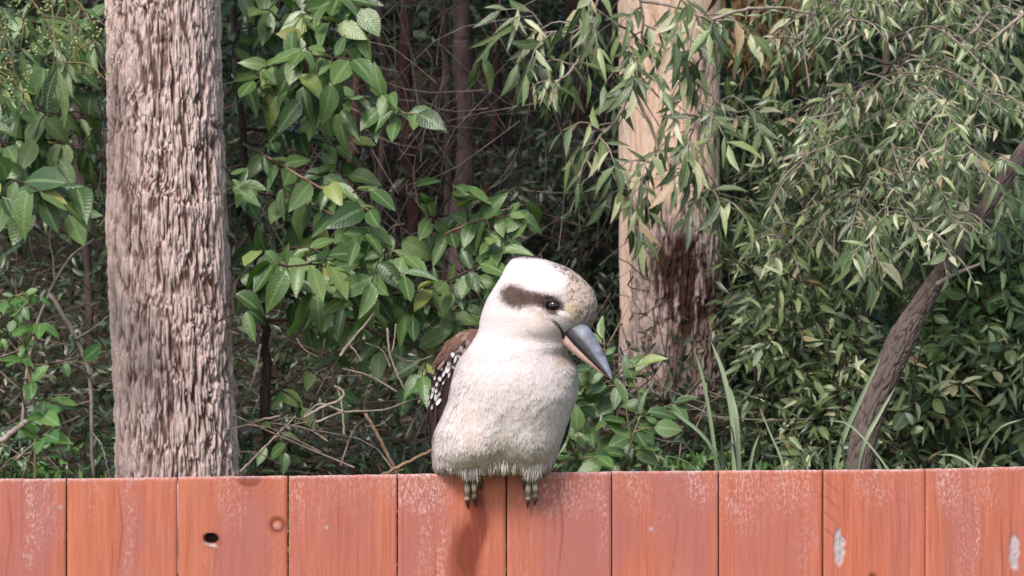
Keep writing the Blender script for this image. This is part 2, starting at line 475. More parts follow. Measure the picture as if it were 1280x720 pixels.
    for cx, cy, r in ((814, 661, 2.6), (30, 695, 2.0), (408, 659, 2.2), (75, 634, 2.6), (40, 632, 2), (1085, 716, 0.1)):
        scar_highlight = np.maximum(scar_highlight, 0.8 * ell(px, py, cx, cy, r, r, .4))
    dark = dark + 0.9 * ell(px, py, 1090, 719, 5, 4, .4)
    fmask = np.where(fine, 1.0, 0.0)
    # weathered end grain and painted edge highlight along the very top
    P = P + FN * (d + 0.0016 * math.sin(k * 2.7) + 0.0010 * math.sin(k * 5.1) * (U - .5) * 2)[..., None]
    P[..., 2] = z
    nv, nu = z.shape
    idx = np.arange(nv * nu).reshape(nv, nu)
    F = np.stack([idx[:-1, :-1], idx[1:, :-1], idx[1:, 1:], idx[:-1, 1:]], -1).reshape(-1, 4)
    # back shell: top rows then back
    Vv_ = P.reshape(-1, 3)
    at = dict(dark=(dark.clip(0, 1) * fmask).ravel(), black=black.ravel(), scar_highlight=scar_highlight.ravel(), worn=worn.clip(0, 1).ravel(), white=(white * 1.0).clip(0, 1.3).ravel())
    Bk = P[[0, -1]].copy() + FN * (TH - d[[0, -1]][..., None]); nb = len(Vv_)
    Bk[0, :, 2] -= 0.001
    extra = Bk.reshape(-1, 3)
    bi = nb + np.arange(2 * nu).reshape(2, nu)
    topF = np.stack([idx[0, :-1], idx[0, 1:], bi[0, 1:], bi[0, :-1]], -1)
    backF = np.stack([bi[0, :-1], bi[0, 1:], bi[1, 1:], bi[1, :-1]], -1)
    botF = np.stack([idx[-1, 1:], idx[-1, :-1], bi[1, :-1], bi[1, 1:]], -1)
    sideV = []
    L = idx[:, 0]; R = idx[:, -1]
    V = np.concatenate([Vv_, extra])
    F3 = []
    for i in range(nv - 1):
        F3 += [[L[i], bi[0, 0], L[i + 1]], [R[i], R[i + 1], bi[0, -1]]]
    F3 += [[L[-1], bi[0, 0], bi[1, 0]], [R[-1], bi[1, -1], bi[0, -1]]]
    for kk in at:
        at[kk] = np.r_[at[kk], np.full(2 * nu, 0.6 if kk == 'white' else 0.0)]
    me = make_mesh("paling", V - org, [F, topF, backF, botF, np.array(F3)], True, at)
    me.materials.append(FENCE)
    me.set_sharp_from_angle(angle=math.radians(50))
    o = put("paling", me, None, parent)
    return o

forg = np.array([0, 3.0, 0.0])
fence = thing("paling_fence", "worn red-stained timber paling fence running across the foreground", "fence", forg)
for k in range(len(JO) - 1):
    paling(k, fence, forg)
def boxm(p0, u, n, lu, ln, h):
    p0 = np.asarray(p0, float)
    V = [p0 + u * a + n * b + np.array([0, 0, c]) for c in (0, h) for b in (0, ln) for a in (0, lu)]
    F = [[0, 2, 3, 1], [4, 5, 7, 6], [0, 1, 5, 4], [2, 6, 7, 3], [0, 4, 6, 2], [1, 3, 7, 5]]
    return np.array(V), np.array(F)
RAILW = wood_mat("grey_rail_timber", (0.14, 0.10, 0.08), (0.30, 0.22, 0.17), 20)
a0, b0 = fence_pt(JO[0]), fence_pt(JO[-1])
Lf = np.linalg.norm(b0 - a0)
for hz in (1.22, 0.35):
    V, F = boxm(a0 + FN * (TH + 0.001) + np.array([0, 0, hz]), FU, FN, Lf, 0.04, 0.07)
    put("rail", make_mesh("rail", V - forg, [F], False), RAILW, fence)
for q in (0.1, 0.9):
    V, F = boxm(a0 + FU * Lf * q + FN * (TH + 0.043), FU, FN, 0.09, 0.09, 1.36)
    put("post", make_mesh("post", V - forg, [F], False), RAILW, fence)

# ------------------------------------------------------------------ barked trunks
def worley(u, v, period_u, seed):
    """anisotropic cell noise, u already in cell units (periodic), returns F1, F2, cell id"""
    iu, iv = np.floor(u), np.floor(v)
    f1 = np.full(u.shape, 9.0); f2 = np.full(u.shape, 9.0); cid = np.zeros(u.shape)
    for du in (-1, 0, 1):
        for dv in (-1, 0, 1):
            ci, cj = iu + du, iv + dv
            cu = np.mod(ci, period_u)
            jx = _hash(cu, cj, cu * 0, seed); jy = _hash(cu, cj, cu * 0 + 1, seed); idv = _hash(cu, cj, cu * 0 + 2, seed)
            dx = ci + 0.15 + 0.7 * jx - u; dy = cj + 0.05 + 0.9 * jy - v
            dd = np.sqrt(dx * dx + dy * dy)
            c1 = dd < f1
            f2 = np.where(c1, f1, np.minimum(f2, dd)); cid = np.where(c1, idv, cid); f1 = np.where(c1, dd, f1)
    return f1, f2, cid

def bark_trunk(centre, radius, z0, z1, zf0, zf1, su, sv, amp, dz, nfront, seed, paint=None, ztop_r=None):
    """centre(z)->(x,y), radius(z)->r ; fine rows between zf0 and zf1"""
    zs = np.unique(np.r_[np.linspace(z0, zf0, 12), np.arange(zf0, zf1, dz), np.linspace(zf1, z1, 40)])
    f = np.linspace(-0.60, 0.60, nfront) * np.pi - np.pi / 2     # facing -Y
    bk = np.linspace(0.60, 1.40, 60)[1:-1] * np.pi - np.pi / 2
    a = np.r_[f, bk]
    A, Z = np.meshgrid(a, zs)
    R = radius(Z)
    rmean = float(np.mean(radius(np.array([(zf0 + zf1) / 2]))))
    per = max(4, round(2 * math.pi * rmean / su))
    u = (A / (2 * np.pi)) * per + per
    cx3, cy3 = np.cos(A) * rmean, np.sin(A) * rmean
    wu = (fbm(cx3 * 14, cy3 * 14, Z * 6, seed, 3) - 0.5); wv = (fbm(cx3 * 10 + 9, cy3 * 10, Z * 5, seed + 3, 3) - 0.5)
    f1, f2, cid = worley(u + 1.9 * wu, Z / sv + 1.6 * wv + 50, per, seed)
    h1 = sstep(0.02, 0.40, f2 - f1)
    g1, g2, gid = worley(u * 2 + 1.6 * wu, Z / (sv * 0.45) + 2.2 * wv + 80, per * 2, seed + 5)
    h2 = sstep(0.0, 0.35, g2 - g1)
    fib = fbm(cx3 * 230, cy3 * 230, Z * 26, seed + 8, 3)
    big = fbm(cx3 * 5, cy3 * 5, Z * 3, seed + 9, 3)
    fq = 1.0 / su
    w3 = 0.020 * (fbm(cx3 * 22, cy3 * 22, Z * 16, seed + 20, 3) - .5) + 0.05 * (fbm(cx3 * 7, cy3 * 7, Z * 8, seed + 21, 2) - .5)
    nA = fbm((cx3 + w3) * fq * 1.35, (cy3 - w3) * fq * 1.35, Z / sv * .75, seed + 11, 2)
    nB = fbm((cx3 - w3) * fq * 3.0, (cy3 + w3) * fq * 3.0, Z / sv * 1.25, seed + 12, 2)
    r1 = sstep(0.0, 0.20, np.abs(nA - .5)); r2 = sstep(0.0, 0.22, np.abs(nB - .5))
    nC = fbm((cx3 + w3) * fq * .8, (cy3 + w3) * fq * .8, Z / sv * 1.1, seed + 15, 3)
    ter = nC * 9.0; ter = ter - np.floor(ter)
    nD = fbm(cx3 * fq * 5.5 + 20 * w3, cy3 * fq * 5.5, Z / sv * 2.0, seed + 16, 3)
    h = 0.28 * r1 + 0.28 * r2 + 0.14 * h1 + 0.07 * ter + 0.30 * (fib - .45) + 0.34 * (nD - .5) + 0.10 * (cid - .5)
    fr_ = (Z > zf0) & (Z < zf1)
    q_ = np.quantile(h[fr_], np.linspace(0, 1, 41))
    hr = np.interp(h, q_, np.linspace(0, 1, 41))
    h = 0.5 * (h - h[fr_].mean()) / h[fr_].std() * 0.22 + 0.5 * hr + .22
    rough = np.ones_like(h)
    cols = None
    smoothm = None
    if paint is not None:
        smoothm = paint(A, Z)
        rough = 1 - 0.85 * smoothm
    Rr = R + amp * (h - 0.45) * rough + 0.010 * (big - 0.5)
    C = centre(Z)
    V = np.stack([C[0] + np.cos(A) * Rr, C[1] + np.sin(A) * Rr, Z], -1)
    nz, na = A.shape
    i = np.arange(nz - 1)[:, None] * na; j = np.arange(na)[None]; j2 = (j + 1) % na
    F = np.stack([i + j, i + j2, i + na + j2, i + na + j], -1).reshape(-1, 4)
    return V.reshape(-1, 3), F, hr.ravel(), fib.ravel(), cid.ravel(), (smoothm if smoothm is not None else np.zeros_like(h)).ravel(), A.ravel(), Z.ravel()

def bark_material(name, fiss, mid, ridge, pale=None, wet=None):
    m = NT(name)
    g = m.coord("Object")
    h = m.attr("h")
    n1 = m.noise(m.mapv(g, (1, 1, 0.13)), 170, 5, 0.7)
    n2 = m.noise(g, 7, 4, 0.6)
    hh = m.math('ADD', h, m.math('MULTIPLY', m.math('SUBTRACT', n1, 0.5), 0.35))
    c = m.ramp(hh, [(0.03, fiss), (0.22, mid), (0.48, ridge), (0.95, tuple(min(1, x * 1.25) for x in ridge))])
    c = m.mix(m.math('MULTIPLY', m.attr("cid"), 0.30), c, tuple(x * 0.85 for x in (ridge[0], ridge[1] * .82, ridge[2] * .75)))
    c = m.mix(m.math('MULTIPLY', m.ramp(n2, [(0.4, (0, 0, 0)), (0.7, (1, 1, 1))]), 0.25), c, mid)
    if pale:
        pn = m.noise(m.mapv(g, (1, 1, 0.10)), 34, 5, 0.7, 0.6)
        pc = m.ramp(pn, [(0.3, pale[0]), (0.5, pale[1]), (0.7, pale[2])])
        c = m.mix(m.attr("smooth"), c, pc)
    if wet:
        c = m.mix(m.attr("wet"), c, wet)
    bb = m.math('ADD', m.math('MULTIPLY', n1, 0.7), m.math('MULTIPLY', h, 0.3))
    return m.done(m.bsdf(c, 0.88, 0.15, m.bump(bb, 1.0, 0.005)))

def crown(parent, org, centre, rad, nclump, nleaf, size, mat, seed):  # out-of-view crown, made dense and large-leaved to darken the bush beneath
    """an uneven crown of leaf clumps high above the frame"""
    r = np.random.default_rng(seed)
    cl = r.normal(size=(nclump, 3)); cl = nrm(cl) * (r.random((nclump, 1)) ** 0.4) * np.array(rad) + np.array(centre)
    n = nclump * nleaf
    P = np.repeat(cl, nleaf, 0) + nrm(r.normal(size=(n, 3))) * (r.random((n, 1)) ** 0.5) * 0.42
    d = nrm(r.normal(size=(n, 3)) + np.array([0, 0, -0.7]))
    nn = nrm(np.cross(d, r.normal(size=(n, 3))))
    mb = MB(); leaf_cloud(mb, P, d, nn, size * (0.7 + 0.6 * r.random(n)), T_FLAT, r.random(n))
    o = put("crown", mb.mesh("crown", org), mat, parent)
    o['kind'] = 'stuff'
    # limbs
    lb = MB()
    for q in range(min(nclump, 16)):
        p = spline([np.array(centre) - np.array([0, 0, rad[2] * 1.1]), (np.array(centre) - np.array([0, 0, rad[2] * .4]) + cl[q]) / 2 + r.normal(size=3) * .15, cl[q]], 8)
        V, F3, F4 = tube(p, np.linspace(0.06, 0.012, 8), 5); lb.add(V, F3, F4)
    put("limb", lb.mesh("limb", org), TWIG_BROWN, parent)

# ------------------------------------------------------------------ leaves
def leaf_template(stations, widths, fold=0.25, droop=0.12, curve=0.0, cols=3, wave=0.0):
    """leaf along +x length 1, width along y, normal +z"""
    st = np.array(stations, float); w = np.array(widths, float)
    V, mid = [], []
    cs = np.linspace(-1, 1, cols)
    for i, (t, ww) in enumerate(zip(st, w)):
        for c in cs:
            y = c * ww
            z = fold * abs(c) * ww - droop * t * t + wave * math.sin(t * 14 + c) * abs(c)
            V.append((t, y + curve * math.sin(t * math.pi) , z)); mid.append(1 - abs(c))
    F = []
    for i in range(len(st) - 1):
        for j in range(cols - 1):
            F.append((i * cols + j, (i + 1) * cols + j, (i + 1) * cols + j + 1, i * cols + j + 1))
    return np.array(V), np.array(F), np.array(mid)
T_BROAD = [leaf_template([0, .06, .18, .38, .60, .80, .93, 1.0], np.array([.010, .012, .17, .25, .235, .14, .05, .002]) * s, f, d, 0, 3, wv)
           for s, f, d, wv in ((1.0, .22, .16, .012), (.9, .35, .05, .02), (1.12, .12, .28, .015), (1.0, .55, .42, .02), (0.82, .1, -.06, .01), (.7, .8, .2, .02), (1.05, .3, .6, .03))]
T_OVAL = [leaf_template([0, .05, .25, .55, .85, 1.0], np.array([.01, .05, .26, .30, .17, .002]) * s, f, d) for s, f, d in ((1, .25, .12), (.85, .4, .3), (1.1, .1, .05))]
T_GUM = [leaf_template([0, .08, .3, .6, .85, 1.0], np.array([.006, .03, .095, .08, .035, .001]) * s, f, d, cv) for s, f, d, cv in ((1, .3, .25, .07), (1.2, .2, .12, -.08), (.85, .4, .4, .03), (1.35, .2, .2, .1))]
T_SMALL = [leaf_template([0, .3, .7, 1.0], [.01, .17, .13, .002], .25, .15)]
T_FLAT = [leaf_template([0, .5, 1.0], [.02, .24, .01], .15, .1, 0, 2)]

def frames(d, n):
    d = nrm(d); n = nrm(n - d * np.sum(n * d, -1, keepdims=True)); s = np.cross(n, d)
    return d, s, n

def leaf_cloud(mb, P, d, n, size, templates, rnd, seed=0):
    P = np.asarray(P); N = len(P)
    d, s, n = frames(np.asarray(d), np.asarray(n))
    size = np.broadcast_to(np.asarray(size, float), (N,))
    which = np.arange(N) % len(templates)
    for ti, (TV, TF, TM) in enumerate(templates):
        k = np.where(which == ti)[0]
        if not len(k): continue
        V = P[k][:, None] + size[k][:, None, None] * (TV[None, :, 0:1] * d[k][:, None] + TV[None, :, 1:2] * s[k][:, None] + TV[None, :, 2:3] * n[k][:, None])
        F = (TF[None] + (np.arange(len(k)) * len(TV))[:, None, None]).reshape(-1, TF.shape[1])
        mb.add(V.reshape(-1, 3), None, F, rnd=np.repeat(np.asarray(rnd)[k], len(TV)), mid=np.tile(TM, len(k)))

_tmesh = {}
def template_meshes(key, templates, mat):
    if (key, mat.name) not in _tmesh:
        _tmesh[(key, mat.name)] = []
        for TV, TF, TM in templates:
            me = make_mesh("leaf", TV, [TF], True, dict(mid=TM)); me.materials.append(mat)
            _tmesh[(key, mat.name)].append(me)
    return _tmesh[(key, mat.name)]

class Plant:
    """twigs are collected into branches, leaves are kept as a list; build() makes the 300 largest in view single objects"""
    def __init__(s, name, label, cat, base, templates, key, mats, twig_mat, seed, group=None, max_parts=300):
        s.root = thing(name, label, cat, base, group); s.base = np.array(base, float)
        s.T, s.key, s.mats, s.tw = templates, key, mats, twig_mat
        s.r = np.random.default_rng(seed); s.L = []; s.mb = MB(); s.max_parts = max_parts
    def limb(s, pts, r0, r1, n=None, name="branch", seg=6, mat=None):
        n = n or max(6, len(pts) * 5)
        p = spline(pts, n)
        p[1:-1] += s.r.normal(size=(n - 2, 3)) * r0 * 0.25
        V, F3, F4 = tube(p, np.linspace(r0, r1, n), seg, 0.15, True, s.r.integers(99))
        mb = MB(); mb.add(V, F3, F4)
        put(name, mb.mesh(name, s.base), mat or s.tw, s.root)
        return p
    def twig(s, pts, r0, r1, n=7):
        p = spline(pts, n)
        V, F3, F4 = tube(p, np.linspace(r0, r1, n), 4)
        s.mb.add(V, F3, F4)
        return p
    def leaves_along(s, p, spacing, size, hang=0.4, t0=0.1, face=(0, -0.75, 0.65), spread=0.9, jit=0.35):
        seg = np.linalg.norm(np.diff(p, axis=0), axis=1); S = np.r_[0, np.cumsum(seg)]
        L = S[-1]; side = 1
        q = L * t0
        while q <= L:
            i = min(np.searchsorted(S, q), len(p) - 1); i = max(i, 1)
            f = (q - S[i - 1]) / max(seg[i - 1], 1e-6)
            pt = p[i - 1] * (1 - f) + p[i] * f
            t = nrm(p[i] - p[i - 1])
            nf = nrm(np.array(face) + s.r.normal(size=3) * jit)
            sd = nrm(np.cross(t, nf)) * side
            d = nrm(t * 0.55 + sd * spread + np.array([0, 0, -hang]) + s.r.normal(size=3) * 0.25)
            s.L.append((pt, d, nf, size * s.r.uniform(0.55, 1.2)))
            side = -side
            q += spacing * s.r.uniform(0.6, 1.3)
        # end leaf
        s.L.append((p[-1], nrm(nrm(p[-1] - p[-2]) + np.array([0, 0, -hang * .5]) + s.r.normal(size=3) * .15), nrm(np.array(face) + s.r.normal(size=3) * jit), size * 1.0))
    def spray(s, p, ntwig, length, spacing, size, hang=0.4, out=(0, -0.4, 0), t0=0.15, r0=0.0022, **kw):
        """side twigs with leaves off a limb polyline"""
        m_ = len(p)
        for q in range(ntwig):
            i = int((t0 + (1 - t0) * (q + s.r.random()) / ntwig) * (m_ - 1)); i = min(max(i, 1), m_ - 1)
            t = nrm(p[i] - p[i - 1])
            sd = nrm(np.cross(t, s.r.normal(size=3)))
            d = nrm(t * 0.5 + sd * 0.9 + np.array(out))
            l = length * s.r.uniform(0.5, 1.25)
            a = p[i]; b = a + d * l * .5; c = b + nrm(d + np.array([0, 0, -hang])) * l * .5
            tp = s.twig([a, b, c], r0, r0 * .5, 6)
            s.leaves_along(tp, spacing, size, hang, **kw)
    def build(s):
        # nothing grows through the stout trunk or in front of it
        def clear(l):
            x_ = l[0] + l[1] * l[3] * .7
            return not (x_[1] < 4.75 and 122 < x_[0] / x_[1] * FPX + 640 < 296)
        s.L = [l for l in s.L if clear(l)]
        P = np.array([l[0] for l in s.L]); d = np.array([l[1] for l in s.L]); n = np.array([l[2] for l in s.L]); z = np.array([l[3] for l in s.L])
        C = P + d * z[:, None] * .5
        px = C[:, 0] / C[:, 1] * FPX + 640; py = 360 - (C[:, 2] - ZC) / C[:, 1] * FPX
        inv = (px > -15) & (px < 1295) & (py > -15) & (py < 600)
        score = z / C[:, 1] * np.where(inv, 1, 0.01) * (1 - 0.3 * (C[:, 1] - C[:, 1].min()) / (np.ptp(C[:, 1]) + .01))
        order = np.argsort(-score)
        top = order[:s.max_parts]; top = top[inv[top]]; rest = np.setdiff1d(order, top)
        meshes = template_meshes(s.key, s.T, s.mats[0])
        dd, ss, nn = frames(d, n)
        for i in top:
            M = Matrix(((dd[i][0], ss[i][0], nn[i][0]), (dd[i][1], ss[i][1], nn[i][1]), (dd[i][2], ss[i][2], nn[i][2])))
            o = bpy.data.objects.new("leaf", meshes[s.r.integers(len(meshes))])
            COL.objects.link(o); o.parent = s.root
            o.matrix_local = Matrix.LocRotScale(Vector(P[i] - s.base), M.to_quaternion(), Vector((z[i] * 1.0, z[i] * s.r.uniform(.85, 1.15), z[i])))
        if len(rest):
            mb = MB(); leaf_cloud(mb, P[rest], d[rest], n[rest], z[rest], s.T, s.r.random(len(rest)))
            o = put("foliage", mb.mesh("foliage", s.base), s.mats[1], s.root); o['kind'] = 'stuff'
        if s.mb.n:
            o = put("twigs", s.mb.mesh("twigs", s.base), s.tw, s.root); o['kind'] = 'stuff'
        return s.root

# =================================================================== big tree on the left
def left_tree():
    D = 4.5
    def cpx(py): return np.interp(py, [-2500, 0, 300, 600], [190, 203.5, 210, 222])
    def wpx(py): return np.interp(py, [-4500, 0, 150, 300, 450, 600], [90, 143, 146, 154, 151, 154])
    def pyz(z): return 360 - (z - ZC) / D * FPX
    cen = lambda Z: ((cpx(pyz(Z)) - 640) / FPX * (D + .13), D + 0.13 + 0 * Z)
    rad = lambda Z: wpx(pyz(Z)) / 2 / FPX * D * 0.985
    z0 = 0.9
    zf0, zf1 = ZC - 0.42, ZC + 0.62
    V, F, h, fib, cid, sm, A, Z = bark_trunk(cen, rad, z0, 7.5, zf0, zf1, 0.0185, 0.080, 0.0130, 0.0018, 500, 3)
    base = np.array([V[:, 0].mean(), D + .13, z0])
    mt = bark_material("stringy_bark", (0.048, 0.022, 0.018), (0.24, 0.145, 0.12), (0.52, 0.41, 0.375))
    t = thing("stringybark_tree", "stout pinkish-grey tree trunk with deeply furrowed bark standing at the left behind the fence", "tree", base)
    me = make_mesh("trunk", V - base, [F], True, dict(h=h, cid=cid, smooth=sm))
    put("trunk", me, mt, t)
    crown(t, base, (base[0] + .3, base[1] + 0.9, 7.2), (2.6, 2.2, 1.5), 110, 90, 0.24, LM["dark"][1], 5)
left_tree()

# =================================================================== second tree, mid right
def peeling_tree():
    D = 6.4
    def pyz(z): return 360 - (z - ZC) / D * FPX
    def cpx(py): return np.interp(py, [-2500, 0, 300, 600], [850, 836, 836, 842])
    def wpx(py): return np.interp(py, [-5000, 0, 300, 600], [80, 132, 131, 134])
    cen = lambda Z: ((cpx(pyz(Z)) - 640) / FPX * (D + .16), D + 0.16 + 0 * Z)
    rad = lambda Z: wpx(pyz(Z)) / 2 / FPX * D * 0.985
    r = rad(np.array([ZC]))[0]
    def toxy(A, Z):
        x = (cen(Z)[0] + np.cos(A) * rad(Z)); y = cen(Z)[1] + np.sin(A) * rad(Z)
        return x / y * FPX + 640, pyz(Z)
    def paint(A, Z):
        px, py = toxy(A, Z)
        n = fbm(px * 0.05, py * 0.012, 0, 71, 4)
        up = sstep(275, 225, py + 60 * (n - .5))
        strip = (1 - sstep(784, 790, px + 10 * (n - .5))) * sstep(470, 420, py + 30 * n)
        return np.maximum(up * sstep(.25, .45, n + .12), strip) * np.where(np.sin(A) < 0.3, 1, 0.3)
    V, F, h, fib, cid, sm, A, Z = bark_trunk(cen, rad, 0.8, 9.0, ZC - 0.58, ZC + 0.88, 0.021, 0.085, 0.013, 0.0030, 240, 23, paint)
    px, py = toxy(A, Z)
    n = fbm(px * 0.07, py * 0.03, 0, 75, 4)
    wet = ell(px + 60 * (n - .5), py + 50 * (n - .5), 856, 352, 34, 66, .45) * 1.1 + .75 * ell(px + 30 * (n - .5), py, 852, 450, 16, 80, .5) + .6 * ell(px, py, 885, 410, 14, 100, .6) * sstep(.4, .6, n)
    wet = (wet * sstep(.26, .50, fbm(px * .16 + 4, py * .022, 0, 77, 4) + .10) * (np.sin(A) < 0.3)).clip(0, 1)
    base = np.array([V[:, 0].mean(), D + .16, 0.8])
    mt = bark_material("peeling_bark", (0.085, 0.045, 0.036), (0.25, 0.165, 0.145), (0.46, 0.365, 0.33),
                       pale=((0.58, 0.35, 0.25), (0.82, 0.57, 0.42), (0.90, 0.75, 0.60)), wet=(0.050, 0.024, 0.018))  # peeled bark's own pale tone with warm sunlight painted in
    t = thing("peeling_gum_tree", "gum tree with smooth pale upper trunk painted sunlit peach and dark wet-stained bark below, behind the bird's beak", "tree", base)
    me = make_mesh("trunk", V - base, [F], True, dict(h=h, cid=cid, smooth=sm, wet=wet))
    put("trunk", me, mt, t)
    crown(t, base, (base[0] + .2, base[1] + .9, 8.0), (2.8, 2.6, 1.6), 110, 90, 0.24, LM["dark"][1], 6)
peeling_tree()

# =================================================================== bird
S = 3.0 / FPX
BO = np.array([*fence_pt(625)[:2], ZC + (360 - 590.5) / FPX * fence_pt(625)[1]])
BO = BO + FN * 0.0
S = BO[1] / FPX
def B(px, py, dy):
    return np.array([px - 625.0, dy, 590.5 - py])

def bird():
    t = thing("kookaburra", "kookaburra with white breast, brown eye stripe and heavy bill perched on the red fence", "bird", BO)
    #       py    left   right  yc   half-depth  angle
    SL = np.array([
        (321.5, 649, 661, -2, 6, 20), (324, 641, 677, -4, 17, 20), (328, 637, 691, -6, 24, 22), (335, 632.5, 708, -8, 30, 24), (345, 627.5, 723, -10, 36, 24),
        (357, 620, 735, -12, 40, 24), (370, 612, 742, -13, 43, 24), (382, 606.5, 744.5, -14, 44, 24), (394, 602.5, 743, -14, 45, 22), (404, 600, 738, -13, 44, 20),
        (413, 598.5, 728, -11, 44, 18), (423, 594, 718, -8, 46, 14), (433, 587, 712, -9, 50, 10), (442, 580, 708.5, -8, 54.5, 6), (451, 573.5, 714.5, -6, 59, 3), (462, 569, 721, -4, 64, 0),
        (480, 564, 722, -3, 68, 0), (500, 560, 719.5, -2, 70, 0), (520, 552, 713, 0, 70, 0), (540, 543, 706, 2, 68, 0), (560, 540, 699, 4, 63, 0), (574, 539.5, 694, 6, 55, 0),
        (584, 541, 690, 8, 44, 0), (590, 549, 683, 10, 30, 0), (594, 575, 665, 12, 14, 0)])
    n = 150
    tt = np.linspace(0, 1, n); u0 = np.linspace(0, 1, len(SL))
    ys = np.interp(np.linspace(0, 1, n), np.linspace(0, 1, len(SL)), SL[:, 0])
    ys = 321.5 + (594 - 321.5) * (0.5 - 0.5 * np.cos(np.pi * (0.04 + 0.92 * tt))) ; ys = 321.5 + (594 - 321.5) * (ys - ys[0]) / (ys[-1] - ys[0])
    sp = spline(SL, 600)
    o_ = np.argsort(sp[:, 0])
    prm = [np.interp(ys, sp[o_, 0], sp[o_, k]) for k in range(1, 6)]
    xl, xr, yc, hd, ang = prm
    k5 = np.array([1, 2, 3, 2, 1.]) / 9
    na = 120
    a = np.linspace(0, 2 * np.pi, na, endpoint=False)
    an = np.radians(ang)
    hw = (xr - xl) / 2
    b = np.minimum(hd, hw * 1.3)
    A_ = np.sqrt(np.maximum((hw ** 2 - (b * np.sin(an)) ** 2), 4) / np.cos(an) ** 2)
    ca, sa = np.cos(a), np.sin(a)
    e = 2 / 2.15
    ex = np.sign(ca) * np.abs(ca) ** e; ey = np.sign(sa) * np.abs(sa) ** e
    X = A_[:, None] * ex[None]; Y = b[:, None] * ey[None]
    ux, uy = np.cos(an)[:, None], -np.sin(an)[:, None]
    V = np.stack([(xl + xr)[:, None] / 2 - 625 + X * ux - Y * uy, yc[:, None] + X * uy + Y * ux, 590.5 - ys[:, None] + 0 * X], -1)
    # the legged belly tucks back so that nothing sinks into the fence front
    def bump_at(c, rr, amp, V, sq=(1, 1, 1)):
        q = (V - np.array(c)) / (np.array(rr) * 1.0)
        w = np.exp(-np.sum(q * q, -1))
        return w * amp
    cen = V.mean(1, keepdims=True)
    N = nrm((V - cen) * np.array([1, 1, 0.0]))
    disp = np.zeros(V.shape[:2])
    disp += bump_at(B(668, 410, -60), (34, 40, 14), 3.5, V)          # cheek / jaw fluff
    disp -= bump_at(B(705, 446, -50), (12, 30, 8), 2.0, V)           # fold under the chin
    disp += bump_at(B(690, 366, -50), (28, 30, 9), 2.5, V)           # brow
    disp -= bump_at(B(705, 378, -50), (16, 30, 8), 3.0, V)           # hollow before the eye
    disp += bump_at(B(625, 480, -70), (50, 50, 30), 5, V)            # breast
    disp += bump_at(B(590, 560, -50), (26, 50, 26), 7, V) + bump_at(B(668, 560, -50), (24, 50, 26), 6, V)   # thighs
    disp -= bump_at(B(630, 575, -50), (16, 50, 26), 8, V)
    fb = fbm(V[..., 0] * 0.07 + 10, V[..., 1] * 0.07, V[..., 2] * 0.05, 31, 4) - .5
    low = sstep(420, 470, 590.5 - V[..., 2])
    disp += fb * (1.2 + 2.0 * low)
    disp += (fbm(V[..., 0] * 0.22 + 10, V[..., 1] * 0.22, V[..., 2] * 0.07, 37, 3) - .5) * (0.4 + 0.3 * low)
    V = V + N * disp[..., None]
    idx = np.arange(n * na).reshape(n, na)
    F = np.stack([idx[:-1], np.roll(idx[:-1], -1, 1), np.roll(idx[1:], -1, 1), idx[1:]], -1).reshape(-1, 4)
    Vf = V.reshape(-1, 3)
    top = Vf[idx[0]].mean(0); bot = Vf[idx[-1]].mean(0)
    nb = len(Vf); Vf = np.concatenate([Vf, [top], [bot]])
    kk = np.arange(na)
    F3 = np.concatenate([np.stack([np.full(na, nb), np.roll(idx[0], -1), idx[0]], -1), np.stack([np.full(na, nb + 1), idx[-1], np.roll(idx[-1], -1)], -1)])
    e1_ = Vf[F[n // 2 * na, 1]] - Vf[F[n // 2 * na, 0]]; e2_ = Vf[F[n // 2 * na, 3]] - Vf[F[n // 2 * na, 0]]
    mid_c = Vf[idx[n // 2]].mean(0)
    if np.dot(np.cross(e1_, e2_), Vf[F[n // 2 * na, 0]] - mid_c) < 0:
        F = F[:, ::-1]; F3 = F3[:, ::-1]

    def colour(P, jitter=None):
        x = P[:, 0] + 625; y = P[:, 1]; z = 590.5 - P[:, 2]
        n1 = fbm(x * .09, y * .09, z * .09, 41, 4); n2 = fbm(x * .35, y * .3, z * .25, 43, 3); n3 = fbm(x * .22, y * .2, z * .05, 47, 3)
        c = np.tile(np.array([0.60, 0.525, 0.52]), (len(P), 1))
        def mixc(w, col):
            nonlocal c
            w = np.clip(w, 0, 1)[:, None]; c = c * (1 - w) + np.array(col) * w
        bodyw = sstep(405, 520, z)
        mixc(bodyw * 0.6, (0.65, 0.565, 0.535))
        mixc(bodyw * 0.7 * sstep(.42, .62, n1), (0.60, 0.49, 0.44))
        mixc(bodyw * 0.22 * sstep(.50, .68, n3), (0.50, 0.41, 0.35))
        mixc(sstep(515, 590, z) * 0.55, (0.58, 0.50, 0.42))  # warm grey shading painted into the lower belly
        mixc(sstep(500, 585, z) * 0.55 * sstep(.48, .65, n3), (0.34, 0.27, 0.20))
        mixc(sstep(15, 60, x - 660) * bodyw * 0.30, (0.60, 0.55, 0.49))  # right flank greyed, its shade painted into the plumage colour
        # buff wash on the cheek
        mixc(0.35 * np.exp(-((x - 668) / 34) ** 2 - ((z - 405) / 16) ** 2), (0.76, 0.58, 0.50))
        # shoulder
        mixc(0.35 * sstep(30, 5, x - 560) * bodyw, (0.70, 0.66, 0.66))
        # fawn streaked forehead and forecrown
        fr = sstep(-9, 9, (x - 709) + (z - 352) * 0.05 + 14 * (n1 - .5) + 5 * (n2 - .5)) * sstep(409, 399, z - (x - 720) * 0.16)
        mixc(fr * 0.9, (0.44, 0.35, 0.285))
        st = np.sin((x * 0.35 + z * 0.75) * 0.9 + 14 * n1 + 9 * n2) + 1.6 * (fbm(x * .55, y * .5, z * .5, 49, 2) - .5)
